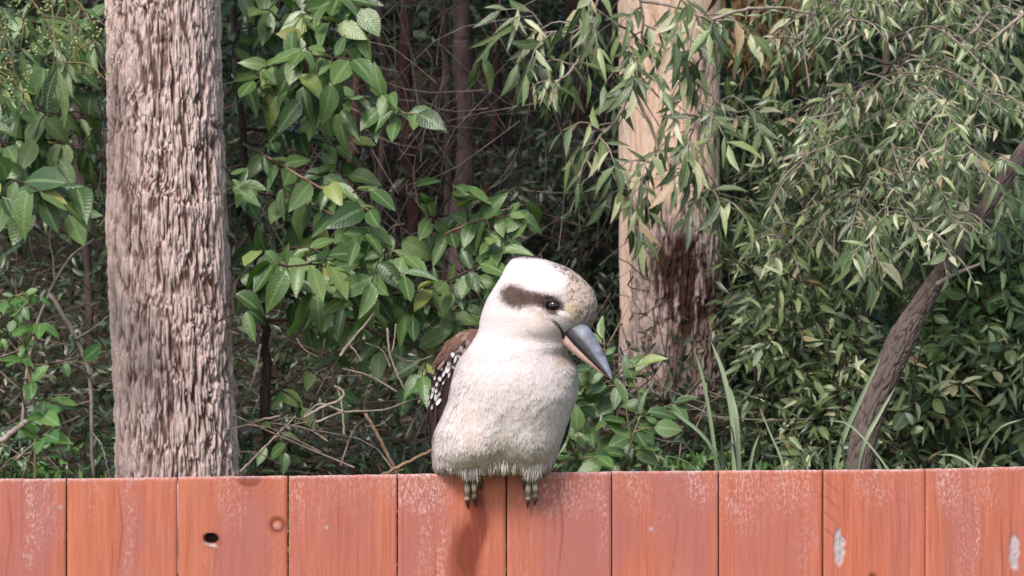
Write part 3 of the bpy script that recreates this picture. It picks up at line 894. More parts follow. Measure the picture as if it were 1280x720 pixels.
        mixc(fr * 0.75 * sstep(.1, .6, st * .6 + (n2 - .5) * 1.6), (0.10, 0.065, 0.048))
        mixc(fr * 0.6 * sstep(.45, .9, -st * .6 + (n2 - .5) * 1.6), (0.58, 0.48, 0.38))
        mixc(0.5 * np.exp(-(((x - 712) / 9) ** 2 + ((z - 388) / 7) ** 2)), (0.55, 0.42, 0.20))
        # crown: thin dark streaks at the crown rear
        mixc(0.8 * ell(x, z, 706, 340, 20, 5, .6, 0.62) * sstep(.38, .55, n2), (0.065, 0.042, 0.034))
        mixc(0.7 * sstep(326.5, 321.5, z + 4 * (n2 - .5)), (0.16, 0.12, 0.11))
        # brown ear stripe, running to the eye and on to the gape
        mixc(0.96 * ell(x + 7 * (n2 - .5), z + 7 * (n2 - .5), 645, 371, 19, 14, .35, 0.35), (0.070, 0.044, 0.036))
        mixc(0.93 * ell(x + 5 * (n2 - .5), z + 4 * (n2 - .5), 664, 374, 18, 9.5, .4, 0.25), (0.075, 0.048, 0.039))
        mixc(0.9 * ell(x, z + 3 * (n2 - .5), 682, 377, 17, 8, .4, 0.40), (0.07, 0.042, 0.034))
        mixc(0.96 * ell(x, z, 691.5, 382.5, 15, 11.5, .3, 0.35), (0.025, 0.015, 0.013))
        mixc(0.55 * ell(x, z + 4 * (n2 - .5), 674, 392, 20, 3.5, .6, 0.45) * sstep(.4, .6, n2), (0.40, 0.27, 0.20))
        mixc(0.7 * ell(x, z, 705, 393, 9, 2.6, .5, 0.35), (0.90, 0.84, 0.80))
        mixc(0.85 * ell(x, z, 696, 404, 8, 1.8, .5, 0.78), (0.10, 0.07, 0.07))
        rr_ = np.hypot((x - 690) / 34, (z - 392) / 32)
        mixc(0.30 * np.exp(-((rr_ - 1) / .05) ** 2) * sstep(400, 412, z) * (x < 706), (0.30, 0.23, 0.20))  # shade of the cheek crease painted as a faint curve
        mixc(0.25 * ell(x, z, 690, 402, 20, 8, .7, .7) * sstep(.45, .6, n2), (0.40, 0.28, 0.22))
        # dusky patch under the chin, shading painted into the colour
        mixc(0.75 * ell(x, z + 5 * (n2 - .5), 703, 448, 11, 5, .5, -0.25), (0.40, 0.29, 0.21))
        # the back is dark brown
        mixc(sstep(8, 26, y) * sstep(425, 445, z), (0.12, 0.075, 0.055))
        if jitter is not None:
            c = c * (1 + jitter[:, None])
        return c.clip(0.01, 0.92)
    Cc = colour(Vf)
    m = NT("plumage")
    ac = m.attr("col", True)
    nz = m.noise(m.mapv(m.coord("Object"), (1, 1, 0.4)), 900, 4, 0.7)
    mt = m.done(m.bsdf(m.mix(m.math('MULTIPLY', nz, 0.16), ac, (0.32, 0.26, 0.22)), 0.95, 0.05, m.bump(nz, 0.15, 0.002)))
    me = make_mesh("body", Vf * S, [F, F3], True, None, dict(col=Cc))
    put("body", me, mt, t)
    # fine feathers lying on the skin
    vn_ = np.zeros((len(me.vertices), 3), np.float32); me.vertices.foreach_get("normal", vn_.ravel() if False else vn_.reshape(-1))
    NF = 60000
    tri = F
    p4 = Vf[tri]; ar = np.linalg.norm(np.cross(p4[:, 1] - p4[:, 0], p4[:, 3] - p4[:, 0]), axis=1)
    r = np.random.default_rng(77)
    fi = r.choice(len(tri), NF, p=ar / ar.sum()); uv = r.random((NF, 2))
    q = p4[fi]; P = (q[:, 0] * (1 - uv[:, :1]) + q[:, 1] * uv[:, :1]) * (1 - uv[:, 1:]) + (q[:, 3] * (1 - uv[:, :1]) + q[:, 2] * uv[:, :1]) * uv[:, 1:]
    Nn = nrm(vn_[tri[fi, 0]])
    zpy = 590.5 - P[:, 2]
    headw = 1 - sstep(395, 475, zpy)[:, None]
    facedir = nrm(np.array([-0.80, 0.35, -0.10]))
    rad_from = P - np.array([708 - 625, -40, 590.5 - 408.0])
    flow = headw * nrm(nrm(rad_from) * 0.8 + facedir * .5) + (1 - headw) * np.array([-0.05, 0.0, -1.0])
    flow = flow + r.normal(size=(NF, 3)) * 0.16
    flow = nrm(flow - Nn * np.sum(flow * Nn, 1, keepdims=True))
    ln = (4.5 * headw[:, 0] + 7.5 * (1 - headw[:, 0])) * r.uniform(.7, 1.4, NF)
    ln = np.where((zpy > 570), ln * 1.35, ln)
    lift = .035 + r.random(NF) * .05
    keep = ~((np.abs(P[:, 0] + 625 - 691.5) < 10) & (np.abs(zpy - 383) < 8) & (P[:, 1] < 0))
    keep &= ~((P[:, 0] + 625 > 696) & (P[:, 0] + 625 < 742) & (zpy > 400) & (zpy < 440) & (P[:, 1] < 10) & (r.random(NF) < .5))
    P, Nn, flow, ln, lift = P[keep], Nn[keep], flow[keep], ln[keep], lift[keep]
    NF = len(P)
    sd = np.cross(Nn, flow)
    wd = (0.75 + 0.6 * r.random(NF)) * np.where(ln > 7, 1.1, 1.0)
    v0 = P - Nn * .3 - sd * wd[:, None] * .6; v1 = P - Nn * .3 + sd * wd[:, None] * .6
    md = P + flow * ln[:, None] * .55 + Nn * (ln * lift)[:, None] * .75
    v2 = md + sd * wd[:, None]; v3 = md - sd * wd[:, None]
    v4 = P + flow * ln[:, None] + Nn * (ln * lift * .8)[:, None]
    VV = np.stack([v0, v1, v2, v3, v4], 1).reshape(-1, 3)
    i5 = np.arange(NF)[:, None] * 5
    F4 = i5 + np.array([[3, 2, 1, 0]]); F3b = i5 + np.array([[4, 2, 3]])
    fn_me = None
    jit = r.normal(size=NF) * 0.025
    fc = colour(P, jit)
    mf = NT("downy_feather")
    mtf = mf.done(mf.bsdf(mf.attr("col", True), 0.95, 0.05))
    pm = make_mesh("plumage", VV * S, [F4, F3b], True, None, dict(col=np.repeat(fc, 5, 0)))
    sn_ = np.repeat(nrm(Nn + r.normal(size=(NF, 3)) * .06), 5, 0)
    pm.normals_split_custom_set_from_vertices(sn_.astype(np.float32))      # downy feathers shade like the soft mass they form
    fo = put("plumage", pm, mtf, t)
    fo['kind'] = 'stuff'
    # longer shaggy belly and thigh feathers hanging over the fence edge
    NT_ = 640
    hx = np.r_[r.normal(586, 8, 230), r.normal(667, 8, 230), r.uniform(545, 690, 180)]
    near = np.minimum(np.abs(hx - 586), np.abs(hx - 667))
    hy = np.interp(hx, [540, 560, 625, 680, 695], [-6, -36, -58, -36, -6]) * r.uniform(.45, .9, NT_)
    hz0 = r.uniform(556, 584, NT_)
    ln = r.uniform(12, 24, NT_); endz = r.normal(0, 2.0, NT_) + np.where(near < 9, 596.0, np.where((hx > 576) & (hx < 680), 590.5, 588)) + r.normal(0, 2.2, NT_)
    st = np.stack([hx - 625, hy, 590.5 - hz0], 1)
    en = np.stack([hx - 625 + (625 - hx) * .04 + r.normal(0, 2.4, NT_), np.minimum(hy * .9, -5), 590.5 - endz], 1)
    fw = nrm(en - st); sdv = nrm(np.cross(fw, np.array([0, -1.0, 0]))); wv = r.uniform(.35, .9, NT_)[:, None]
    mdp = (st * .45 + en * .55) + np.array([0, -3.0, 0])
    VV = np.stack([st - sdv * wv * .5, st + sdv * wv * .5, mdp + sdv * wv, mdp - sdv * wv, en], 1).reshape(-1, 3)
    i5 = np.arange(NT_)[:, None] * 5
    sc2 = np.stack([st[:, 0], np.full(NT_, -40.0), 590.5 - r.uniform(530, 588, NT_)], 1)
    fo = put("thigh_feathers", make_mesh("thigh_feathers", VV * S, [i5 + np.array([[0, 1, 2, 3]]), i5 + np.array([[3, 2, 4]])], True, None, dict(col=np.repeat(colour(sc2, r.normal(size=NT_) * .07), 5, 0))), mtf, t)
    fo['kind'] = 'stuff'
    # dark wispy crest at the rear crown
    NC = 520
    cx = r.uniform(637, 700, NC); cz = np.interp(cx, [637, 648, 661, 677, 691, 708], [330, 322.5, 322, 324.5, 328.5, 335]) + 1.5
    st = np.stack([cx - 625, r.normal(3, 7, NC), 590.5 - cz], 1)
    en = st + np.stack([r.uniform(-9, -2, NC), r.normal(2, 2, NC), r.uniform(1, 6.5, NC)], 1)
    fw = nrm(en - st); sdv = nrm(np.cross(fw, r.normal(size=(NC, 3)))); wv = .9
    VV = np.stack([st - sdv * wv, st + sdv * wv, en], 1).reshape(-1, 3)
    mk = NT("dark_crest_feather")
    fo = put("crest", make_mesh("crest", VV * S, [np.arange(NC * 3).reshape(-1, 3)]), mk.done(mk.bsdf((0.06, 0.045, 0.045), 0.9, 0.1)), t)
    fo['kind'] = 'stuff'

    # ---- surface lookup for the eye
    def surf(px, py):
        w = (Vf[:, 0] + 625 - px) ** 2 + (590.5 - Vf[:, 2] - py) ** 2 + np.where(Vf[:, 1] < -5, 0, 1e6)
        return Vf[np.argmin(w)][1]
    # ---- eyes (both sides of the head)
    em = NT("eye_brown"); eme = em.done(em.bsdf((0.012, 0.006, 0.005), 0.10, 0.5))
    lm_ = NT("eyelid_skin"); lme = lm_.done(lm_.bsdf((0.008, 0.005, 0.005), 1.0, 0.0))
    ydepth = surf(691, 382)
    e1 = B(691, 382, ydepth + 6.6)
    axc = np.array([20.0, -14.0, 0.0]); axd = nrm(np.array([math.cos(math.radians(24)), -math.sin(math.radians(24)), 0])); perp = np.array([axd[1], -axd[0], 0]) * -1
    hc = np.array([(606 + 746) / 2 - 625, -14, 0])
    rel = (e1 - hc) * np.array([1, 1, 0]); al, pe = rel @ axd, rel @ perp
    e2 = hc + axd * al - perp * pe; e2 = np.array([e2[0], e2[1], e1[2]])
    def sphere(c, rr, nu=24, nv=14, sc=(1, 1, 1)):
        th = np.linspace(0, np.pi, nv); ph = np.linspace(0, 2 * np.pi, nu, endpoint=False)
        T_, P_ = np.meshgrid(th, ph, indexing='ij')
        v = np.stack([np.sin(T_) * np.cos(P_), np.sin(T_) * np.sin(P_), np.cos(T_)], -1) * rr * np.array(sc) + c
        ix = np.arange(nv * nu).reshape(nv, nu)
        f = np.stack([ix[:-1], ix[1:], np.roll(ix[1:], -1, 1), np.roll(ix[:-1], -1, 1)], -1).reshape(-1, 4)
        return v.reshape(-1, 3), f
    for c in (e1, e2):
        v, f = sphere(c, 10.0, sc=(1, 1, .86))
        eo = put("eye", make_mesh("eye", (v - c) * S, [f]), eme, t, Vector(c * S))
        out = nrm((c - hc) * np.array([1, 1, 0]) + np.array([0, 0, 6]))
        # eyelid: a slightly flattened ring around the ball
        a_ = np.linspace(0, 2 * np.pi, 28)
        e_u = nrm(np.cross(out, [0, 0, 1.0])); e_v = np.cross(e_u, out)
        ring = out * 2.6 + (np.cos(a_)[:, None] * e_u * 10.2 + np.sin(a_)[:, None] * e_v * 7.6)
        vv, _, ff = tube(ring, np.full(28, 1.5), 6, closed=False)
        put("eyelid", make_mesh("eyelid", vv * S, [ff]), lme, eo)

    # ---- bill
    base_c = B(713, 417, -40); tip = B(761.5, 471.5, -74)
    f = nrm(tip - base_c); L = np.linalg.norm(tip - base_c)
    up = nrm(np.array([0.70, -0.42, 0.62])); up = nrm(up - f * (up @ f)); lat = np.cross(f, up)
    def loft(start, Ls, wf, hf, sign, nst=26, nsec=15, droopf=lambda t: 0, pw=1.0):
        vs_, us_, ts_ = [], [], []
        for t_ in np.linspace(0, 1, nst):
            w_, h_ = wf(t_), hf(t_)
            for q in range(nsec):
                a_ = np.pi * q / (nsec - 1)
                y_ = -math.cos(a_) * w_; zz = sign * (math.sin(a_) ** pw) * h_
                vs_.append(start + f * (t_ * Ls) + lat * y_ + up * (zz + droopf(t_))); us_.append(math.sin(a_)); ts_.append(t_)
            # closed underside handled by joining ends
        ix = np.arange(nst * nsec).reshape(nst, nsec)
        ff = np.stack([ix[:-1, :-1], ix[1:, :-1], ix[1:, 1:], ix[:-1, 1:]], -1).reshape(-1, 4)
        fb_ = np.stack([ix[:-1, -1], ix[1:, -1], ix[1:, 0], ix[:-1, 0]], -1)
        if sign < 0: ff = ff[:, ::-1]; fb_ = fb_[:, ::-1]
        return np.array(vs_), [ff, fb_], np.array(us_), np.array(ts_)
    # upper mandible
    v, F_, us_, ts_ = loft(base_c - f * 12, L + 12, lambda t_: 19.5 * (1 - t_) ** 0.54 * (0.72 + 0.28 * min(1, t_ / .3)) + 0.9, lambda t_: 23.0 * (1 - t_ ** 1.7) ** 0.9 * (0.75 + 0.25 * min(1, t_ / .25)) + 0.9, 1, droopf=lambda t_: 1.2 - 1.2 * t_ ** 5)
    mm = NT("bill_horn")
    nz = mm.noise(mm.mapv(mm.coord("Object"), (1, 1, 1)), 130, 4, 0.6)
    cc = mm.mix(mm.math('MULTIPLY', nz, 0.5), mm.attr("col", True), (0.36, 0.37, 0.42))
    bm = mm.done(mm.bsdf(mm.mix(0.5, mm.attr("col", True), mm.mix(mm.math("MULTIPLY", nz, 1.0), (0.0, 0.0, 0.0), mm.attr("col", True))), 0.46, 0.35, mm.bump(nz, 0.35, 0.003)))
    nn_ = fbm(v[:, 0] * .12, v[:, 1] * .12, v[:, 2] * .12, 55, 3)
    cu = np.array([0.215, 0.225, 0.27])[None] * (0.25 + 1.6 * nn_)[:, None]
    edge = (1 - sstep(0.45, 0.72, us_))[:, None]
    cu = cu * (1 - edge) + np.array([0.035, 0.03, 0.035]) * edge
    ti = sstep(0.90, 1, ts_)[:, None] * .5; cu = cu * (1 - ti) + np.array([0.34, 0.30, 0.27]) * ti
    up_o = put("upper_bill", make_mesh("upper_bill", v * S, F_, True, None, dict(col=cu)), bm, t)
    # lower mandible
    v, F_, us_, ts_ = loft(base_c - f * 16 - up * 0.5, L + 12.5, lambda t_: 17.5 * (1 - t_) ** 0.52 * (0.72 + 0.28 * min(1, t_ / .3)) + 0.5, lambda t_: 17.0 * (1 - t_ ** 1.4) ** 0.9 + 0.5, -1)
    nn_ = fbm(v[:, 0] * .12, v[:, 1] * .12, v[:, 2] * .12, 57, 3)
    cl = np.array([0.80, 0.52, 0.44])[None] * (0.85 + 0.35 * nn_)[:, None]
    dk = ((1 - sstep(0.02, 0.12, us_)) * .8)[:, None]; cl = cl * (1 - dk) + np.array([0.05, 0.035, 0.035]) * dk
    bs = sstep(0.22, 0.10, ts_)[:, None] * .7; cl = cl * (1 - bs) + np.array([0.30, 0.22, 0.2]) * bs
    put("lower_bill", make_mesh("lower_bill", v * S, F_, True, None, dict(col=cl)), bm, t)
    # gape line and nostril
    bk = NT("bill_dark"); bkm = bk.done(bk.bsdf((0.03, 0.022, 0.025), 0.5, 0.3))
    gs = [B(690, 399, -64), B(697, 407, -62), B(703, 416, -60)]
    gs = []
    for (gx, gy) in ((692, 400), (697, 406), (702, 415), (704, 425)):
        gs.append(B(gx, gy, surf(gx, gy) - 0.6))
    vv, f3, f4 = tube(spline(gs, 12), np.linspace(0.6, 2.4, 12), 6)
    put("gape", make_mesh("gape", vv * S, [f3, f4]), bkm, t)
    for sgn in (1, -1):
        c = base_c + f * 14 + up * 14.5 + lat * sgn * 9.5
        v, f_ = sphere(np.zeros(3), 3.0, 12, 8, (1, 1, 1))
        put("nostril", make_mesh("nostril", v * S, [f_]), bkm, up_o, Vector(c * S))

    # ---- feet: two visible scaly toes each, curling over the front edge, dark claws
    fm = NT("scaly_toe"); fcm = fm.done(fm.bsdf(fm.attr("col", True), 0.7, 0.25))
    cm = NT("dark_claw"); cmm = cm.done(cm.bsdf((0.045, 0.016, 0.012), 0.35, 0.5))
    for fx, lean, zt in ((588, 1.0, 0), (664, -1.0, 1)):
        anc = B(fx, 588, 2)
        foot = put("foot", None, None, t) if False else None
        # tarsus with the foot's pad
        pts = spline([B(fx, 572, 2), B(fx, 582, 3), B(fx, 587, 1)], 8)
        vv, f3, f4 = tube(pts, np.linspace(6, 4.5, 8), 10)
        kc = np.tile(np.array([0.36, 0.30, 0.22]), (len(vv), 1))
        fo = put("foot", make_mesh("foot", vv * S, [f3, f4], True, None, dict(col=kc)), fcm, t)
        toes = [(-4.0, 0.0, 40, 4.1), (3.9, 1.2, 37, 3.9), (10.5 * (1 if lean > 0 else -1) , 2.0, 16, 2.5)]
        for (dx, ddx, ln_, rr) in toes:
            path = spline([B(fx + dx * .3, 586.5, 6), B(fx + dx * .7, 586.3, -2), B(fx + dx, 588.5, -6.0), B(fx + dx + ddx * .3, 597, -6.2), B(fx + dx + ddx, 588 + ln_ * .93, -4.6)], 46)
            s_ = np.linspace(0, 1, 46)
            sc_ = 0.5 + 0.5 * np.cos(s_ * np.pi * 2 * 8)
            rad_ = rr * (1.05 - 0.28 * s_) * (0.88 + 0.18 * sc_)
            vv, f3, f4 = tube(path, rad_, 12)
            band = np.r_[np.repeat(sc_, 12), 0, 0]
            kc = np.array([0.13, 0.10, 0.075])[None] * (1 - band[:, None]) + np.array([0.72, 0.60, 0.46])[None] * band[:, None]
            put("toe", make_mesh("toe", vv * S, [f3, f4], True, None, dict(col=kc)), fcm, fo)
            e_ = path[-1]
            cp = spline([e_ + np.array([0, -.4, 1.5]), e_ + np.array([.6 * lean * .5, -2.2, -3.5]), e_ + np.array([1.4 * lean * .6, -.2, -9.5])], 10)
            vv, f3, f4 = tube(cp, np.linspace(3.2, .5, 10), 8)
            put("claw", make_mesh("claw", vv * S, [f3, f4]), cmm, fo)
        # hind toe behind the board
        path = spline([B(fx, 586.5, 3), B(fx + 2, 586, 12), B(fx + 2, 589, 19), B(fx + 2, 603, 20)], 20)
        vv, f3, f4 = tube(path, np.linspace(3, 2, 20), 8)
        put("toe", make_mesh("toe", vv * S, [f3, f4], True, None, dict(col=np.tile(np.array([0.36, 0.30, 0.22]), (len(vv), 1)))), fcm, fo)

    # ---- wings: a folded shell plus rows of separate feathers
    fmt = NT("wing_feather"); fwm = fmt.done(fmt.bsdf(fmt.mix(fmt.math('MULTIPLY', fmt.noise(fmt.mapv(fmt.coord("Object"), (1, 1, 1)), 300, 3, .6), .35), fmt.attr("col", True), (0.03, 0.02, 0.016)), 0.75, 0.2))
    WS = np.array([(411.5, 588, 602, 26, 8), (416, 574, 606, 28, 16), (424, 563, 610, 30, 24), (436, 554.5, 615, 31, 30), (452, 547, 618, 32, 34), (475, 539.5, 620, 33, 36), (500, 536.5, 620, 33, 35),
                   (525, 535.5, 618, 33, 31), (545, 539, 612, 33, 26), (565, 548, 605, 33, 20), (583, 560, 600, 33, 12)])
    sp = spline(WS, 300)
    for mirror in (False, True):
        ys_ = np.linspace(411.5, 583, 60)
        xl_, xr_, yc_, hd_ = [np.interp(ys_, sp[:, 0], sp[:, k]) for k in (1, 2, 3, 4)]
        if mirror:                                   # the far wing is tucked further round the back
            xl_, xr_ = 1262 - xr_, 1262 - xl_ - 12
        aa = np.linspace(0, 2 * np.pi, 40, endpoint=False)
        hw_ = (xr_ - xl_) / 2
        Vw = np.stack([(xl_ + hw_ - 625)[:, None] + hw_[:, None] * np.cos(aa)[None], yc_[:, None] + hd_[:, None] * np.sin(aa)[None], (590.5 - ys_)[:, None] + 0 * aa[None]], -1)
        if mirror: Vw[..., 1] += 6
        ix = np.arange(Vw.shape[0] * 40).reshape(-1, 40)
        Fw = np.stack([ix[:-1], ix[1:], np.roll(ix[1:], -1, 1), np.roll(ix[:-1], -1, 1)], -1).reshape(-1, 4)
        vw = Vw.reshape(-1, 3)
        zz = 590.5 - vw[:, 2]
        n1 = fbm(vw[:, 0] * .2, vw[:, 1] * .2, vw[:, 2] * .05, 61, 3)
        cw = np.array([0.13, 0.07, 0.05])[None] * (0.6 + .9 * n1)[:, None]
        dk = sstep(440, 462, zz)[:, None]; cw = cw * (1 - dk) + np.array([0.028, 0.014, 0.014]) * dk
        wo_ = put("wing", make_mesh("wing", vw * S, [Fw], True, None, dict(col=cw)), fwm, t)
        if mirror: continue
        rr = np.random.default_rng(5)
        def feather(p, d, nrml, ln_, wd_, c0, ctip, tip0=.75, name="feather"):
            d = nrm(d); nr = nrm(nrml - d * (nrml @ d)); sdd = np.cross(nr, d)
            sts = [0, .2, .5, .8, .95, 1.0]; ws_ = [.35, .8, 1, .85, .45, .05]
            vv, cc = [], []
            for t_, w_ in zip(sts, ws_):
                for cc_ in (-1, 0, 1):
                    vv.append(p + d * ln_ * t_ + sdd * cc_ * w_ * wd_ + nr * (1.2 * (1 - abs(cc_)) + 1.6 * t_ * (1 - t_) * 2))
                    k_ = float(sstep(tip0 - .12, tip0 + .05, np.array(t_)))
                    cc.append(np.array(c0) * (1 - k_) * (0.8 if cc_ == 0 else 1.05) + np.array(ctip) * k_)
            ff = []
            for i_ in range(5):
                for j_ in range(2):
                    ff.append((i_ * 3 + j_, (i_ + 1) * 3 + j_, (i_ + 1) * 3 + j_ + 1, i_ * 3 + j_ + 1))
            put(name, make_mesh("feather", np.array(vv) * S, [np.array(ff)], True, None, dict(col=np.array(cc))), fwm, wo_)
        def wsurf(zpy, ang_):
            xl1, xr1, yc1, hd1 = [np.interp(zpy, sp[:, 0], sp[:, k]) for k in (1, 2, 3, 4)]
            hw1 = (xr1 - xl1) / 2
            p_ = np.array([xl1 + hw1 - 625 + hw1 * math.cos(ang_), yc1 + hd1 * math.sin(ang_), 590.5 - zpy])
            return p_, np.array([math.cos(ang_), math.sin(ang_), .15])
        # brown mantle feathers
        for q in range(60):
            zpy = rr.uniform(413, 452); an_ = math.radians(rr.uniform(180, 268))
            p_, n_ = wsurf(zpy, an_)
            base_ = np.array((0.13, 0.068, 0.047)) * rr.uniform(.5, 1.4)
            if rr.random() < .3: base_ = np.array((0.26, 0.17, 0.125))
            feather(p_ + n_ * .8, np.array([-.55, 0, -1]) + rr.normal(size=3) * .15, n_, rr.uniform(14, 20), rr.uniform(3.2, 4.6), base_, base_ * .8)
        # long dark flight feathers
        for q in range(22):
            zpy = rr.uniform(455, 520); an_ = math.radians(rr.uniform(178, 262))
            p_, n_ = wsurf(zpy, an_)
            feather(p_ + n_ * .7, np.array([.02, 0, -1]) + rr.normal(size=3) * .04, n_, rr.uniform(40, 55), rr.uniform(4, 5.5), np.array((0.035, 0.018, 0.018)) * rr.uniform(.7, 1.6), (0.05, 0.03, 0.03))
        # white-tipped coverts along the bend of the wing
        spots = [(582, 440), (577, 436), (574, 446), (570, 452), (566, 446), (562, 456), (560, 464), (556, 470), (553, 462), (551, 476), (548, 482), (545, 474), (543, 490), (541, 497), (547, 490), (538, 506), (541, 512), (546, 500), (551, 494), (537.5, 499), (556, 480), (563, 470), (568, 460), (549, 505)]
        for (sx_, sy_) in spots:
            best = min((abs(wsurf(sy_, math.radians(g_))[0][0] + 625 - sx_), g_) for g_ in range(180, 271, 3))
            p_, n_ = wsurf(sy_, math.radians(best[1]))
            L_ = rr.uniform(8, 17)
            d_ = np.array([-.35, 0, -1.0]) + rr.normal(size=3) * .1
            feather(p_ + n_ * 2.2 - nrm(d_) * L_ * .8, d_, n_, L_, rr.uniform(1.5, 4.0), (0.05, 0.028, 0.024), np.array((0.80, 0.76, 0.78)) * rr.uniform(.6, 1), rr.uniform(.45, .8))
        # grey-brown soft edge between breast and wing
        for q in range(26):
            zpy = rr.uniform(425, 470); p_, n_ = wsurf(zpy, math.radians(rr.uniform(258, 285)))
            feather(p_ + n_ * 1.2, np.array([-.5, 0, -1]) + rr.normal(size=3) * .2, n_, rr.uniform(9, 13), 2.6, (0.25, 0.19, 0.18), (0.55, 0.48, 0.48), .6)
    # ---- tail, hanging down behind the boards
    for q in range(7):
        off = (q - 3) * 6.5
        vv, cc = [], []
        for t_ in np.linspace(0, 1, 13):
            for c_ in (-1, 0, 1):
                vv.append(np.array([off * (0.6 + .6 * t_) + c_ * 5 * (1 if t_ < .97 else .6), 44 + 14 * t_ + abs(q - 3) * .8 + (1 - abs(c_)) * .8, 25 - 118 * t_]))
                bar = (math.sin(t_ * 40) > 0)
                cc.append((0.33, 0.14, 0.07) if not bar else (0.05, 0.03, 0.025) if t_ < .93 else (.75, .7, .68))
        ff = [(i_ * 3 + j_, (i_ + 1) * 3 + j_, (i_ + 1) * 3 + j_ + 1, i_ * 3 + j_ + 1) for i_ in range(12) for j_ in range(2)]
        put("tail_feather", make_mesh("tail_feather", np.array(vv) * S, [np.array(ff)], True, None, dict(col=np.array(cc))), fwm, t)
bird()

# =================================================================== shrubs
def PX(lst): return [W(*p) for p in lst]

# ---- broad-leaved shrub in the middle, behind the fence
def centre_shrub():
    p = Plant("broadleaf_shrub", "large shrub of broad pale green leaves between the stout trunk and the kookaburra", "shrub", W(332, 640, 4.8), T_BROAD, "broad", LM["broad"], TWIG_BROWN, 101)
    st = p.limb(PX([(332, 640, 4.8), (334, 500, 4.8), (328, 380, 4.85), (310, 240, 4.9), (296, 60, 5.0), (290, -60, 5.0)]), 0.013, 0.006, 30, "stem", 8)
    B_ = [
        (PX([(310, 240, 4.9), (380, 250, 4.75), (450, 290, 4.55), (505, 320, 4.45)]), 9, .12, .043, .070),
        (PX([(305, 180, 4.9), (350, 205, 4.7), (410, 240, 4.6), (460, 262, 4.5)]), 6, .09, .043, .068),
        (PX([(300, 110, 5.0), (360, 98, 4.75), (420, 115, 4.6), (480, 138, 4.5), (520, 142, 4.45)]), 7, .09, .045, .072),
        (PX([(296, 60, 5.0), (340, 30, 4.8), (380, 15, 4.7), (420, 30, 4.6)]), 8, .11, .043, .070),
        (PX([(300, 130, 5.0), (330, 90, 4.7), (380, 70, 4.6), (440, 75, 4.5)]), 6, .10, .045, .072),
        (PX([(322, 320, 4.85), (380, 310, 4.6), (430, 330, 4.5), (480, 345, 4.5)]), 8, .11, .044, .068),
        (PX([(330, 400, 4.8), (300, 350, 4.6), (292, 370, 4.5), (290, 400, 4.45)]), 3, .08, .05, .065),
        (PX([(328, 360, 4.85), (400, 380, 4.7), (470, 372, 4.6), (540, 360, 4.5), (600, 330, 4.4)]), 10, .10, .044, .064),
        (PX([(330, 400, 4.8), (420, 400, 4.8), (480, 395, 4.7), (540, 385, 4.6), (570, 405, 4.5)]), 8, .10, .046, .062),
        (PX([(400, 380, 4.7), (480, 420, 4.6), (530, 440, 4.5), (528, 470, 4.4)]), 4, .07, .05, .066),
        (PX([(505, 330, 4.6), (560, 292, 4.55), (600, 275, 4.5), (640, 268, 4.5)]), 6, .08, .045, .064),
        (PX([(520, 310, 4.6), (545, 270, 4.55), (566, 240, 4.55), (572, 232, 4.5)]), 2, .05, .06, .066),
        (PX([(540, 360, 4.6), (590, 345, 4.55), (625, 330, 4.5), (640, 300, 4.5)]), 6, .08, .044, .062),
        (PX([(318, 300, 4.9), (350, 330, 4.5), (385, 330, 4.4), (410, 320, 4.4)]), 4, .08, .045, .074),
        (PX([(334, 500, 4.8), (370, 470, 4.8), (390, 460, 4.8)]), 2, .08, .07, .055),
        (PX([(334, 520, 4.8), (352, 545, 4.7), (365, 555, 4.7)]), 2, .06, .07, .045),
        (PX([(296, 20, 5.0), (340, -20, 4.8), (400, -20, 4.7), (450, 10, 4.6)]), 7, .10, .045, .070),
        (PX([(312, 260, 4.9), (300, 240, 4.7), (290, 225, 4.6), (286, 215, 4.5)]), 3, .08, .05, .060),
        (PX([(300, 160, 4.9), (380, 170, 4.9), (430, 190, 4.9)]), 4, .09, .05, .060),
        (PX([(300, 30, 5.0), (292, 60, 4.8), (288, 100, 4.7)]), 4, .09, .05, .068),
    ]
    for i, (pts, nt, ln, spc, sz) in enumerate(B_):
        q = p.limb(pts, 0.0042, 0.0016, 16, "branch", 5, TWIG_ORANGE if i in (0, 1, 2, 10) else None)
        p.leaves_along(q, spc * .8, sz * 1.12, .45, .25)
        p.spray(q, nt, ln, spc, sz * 1.08, .45)
    p.build()
centre_shrub()

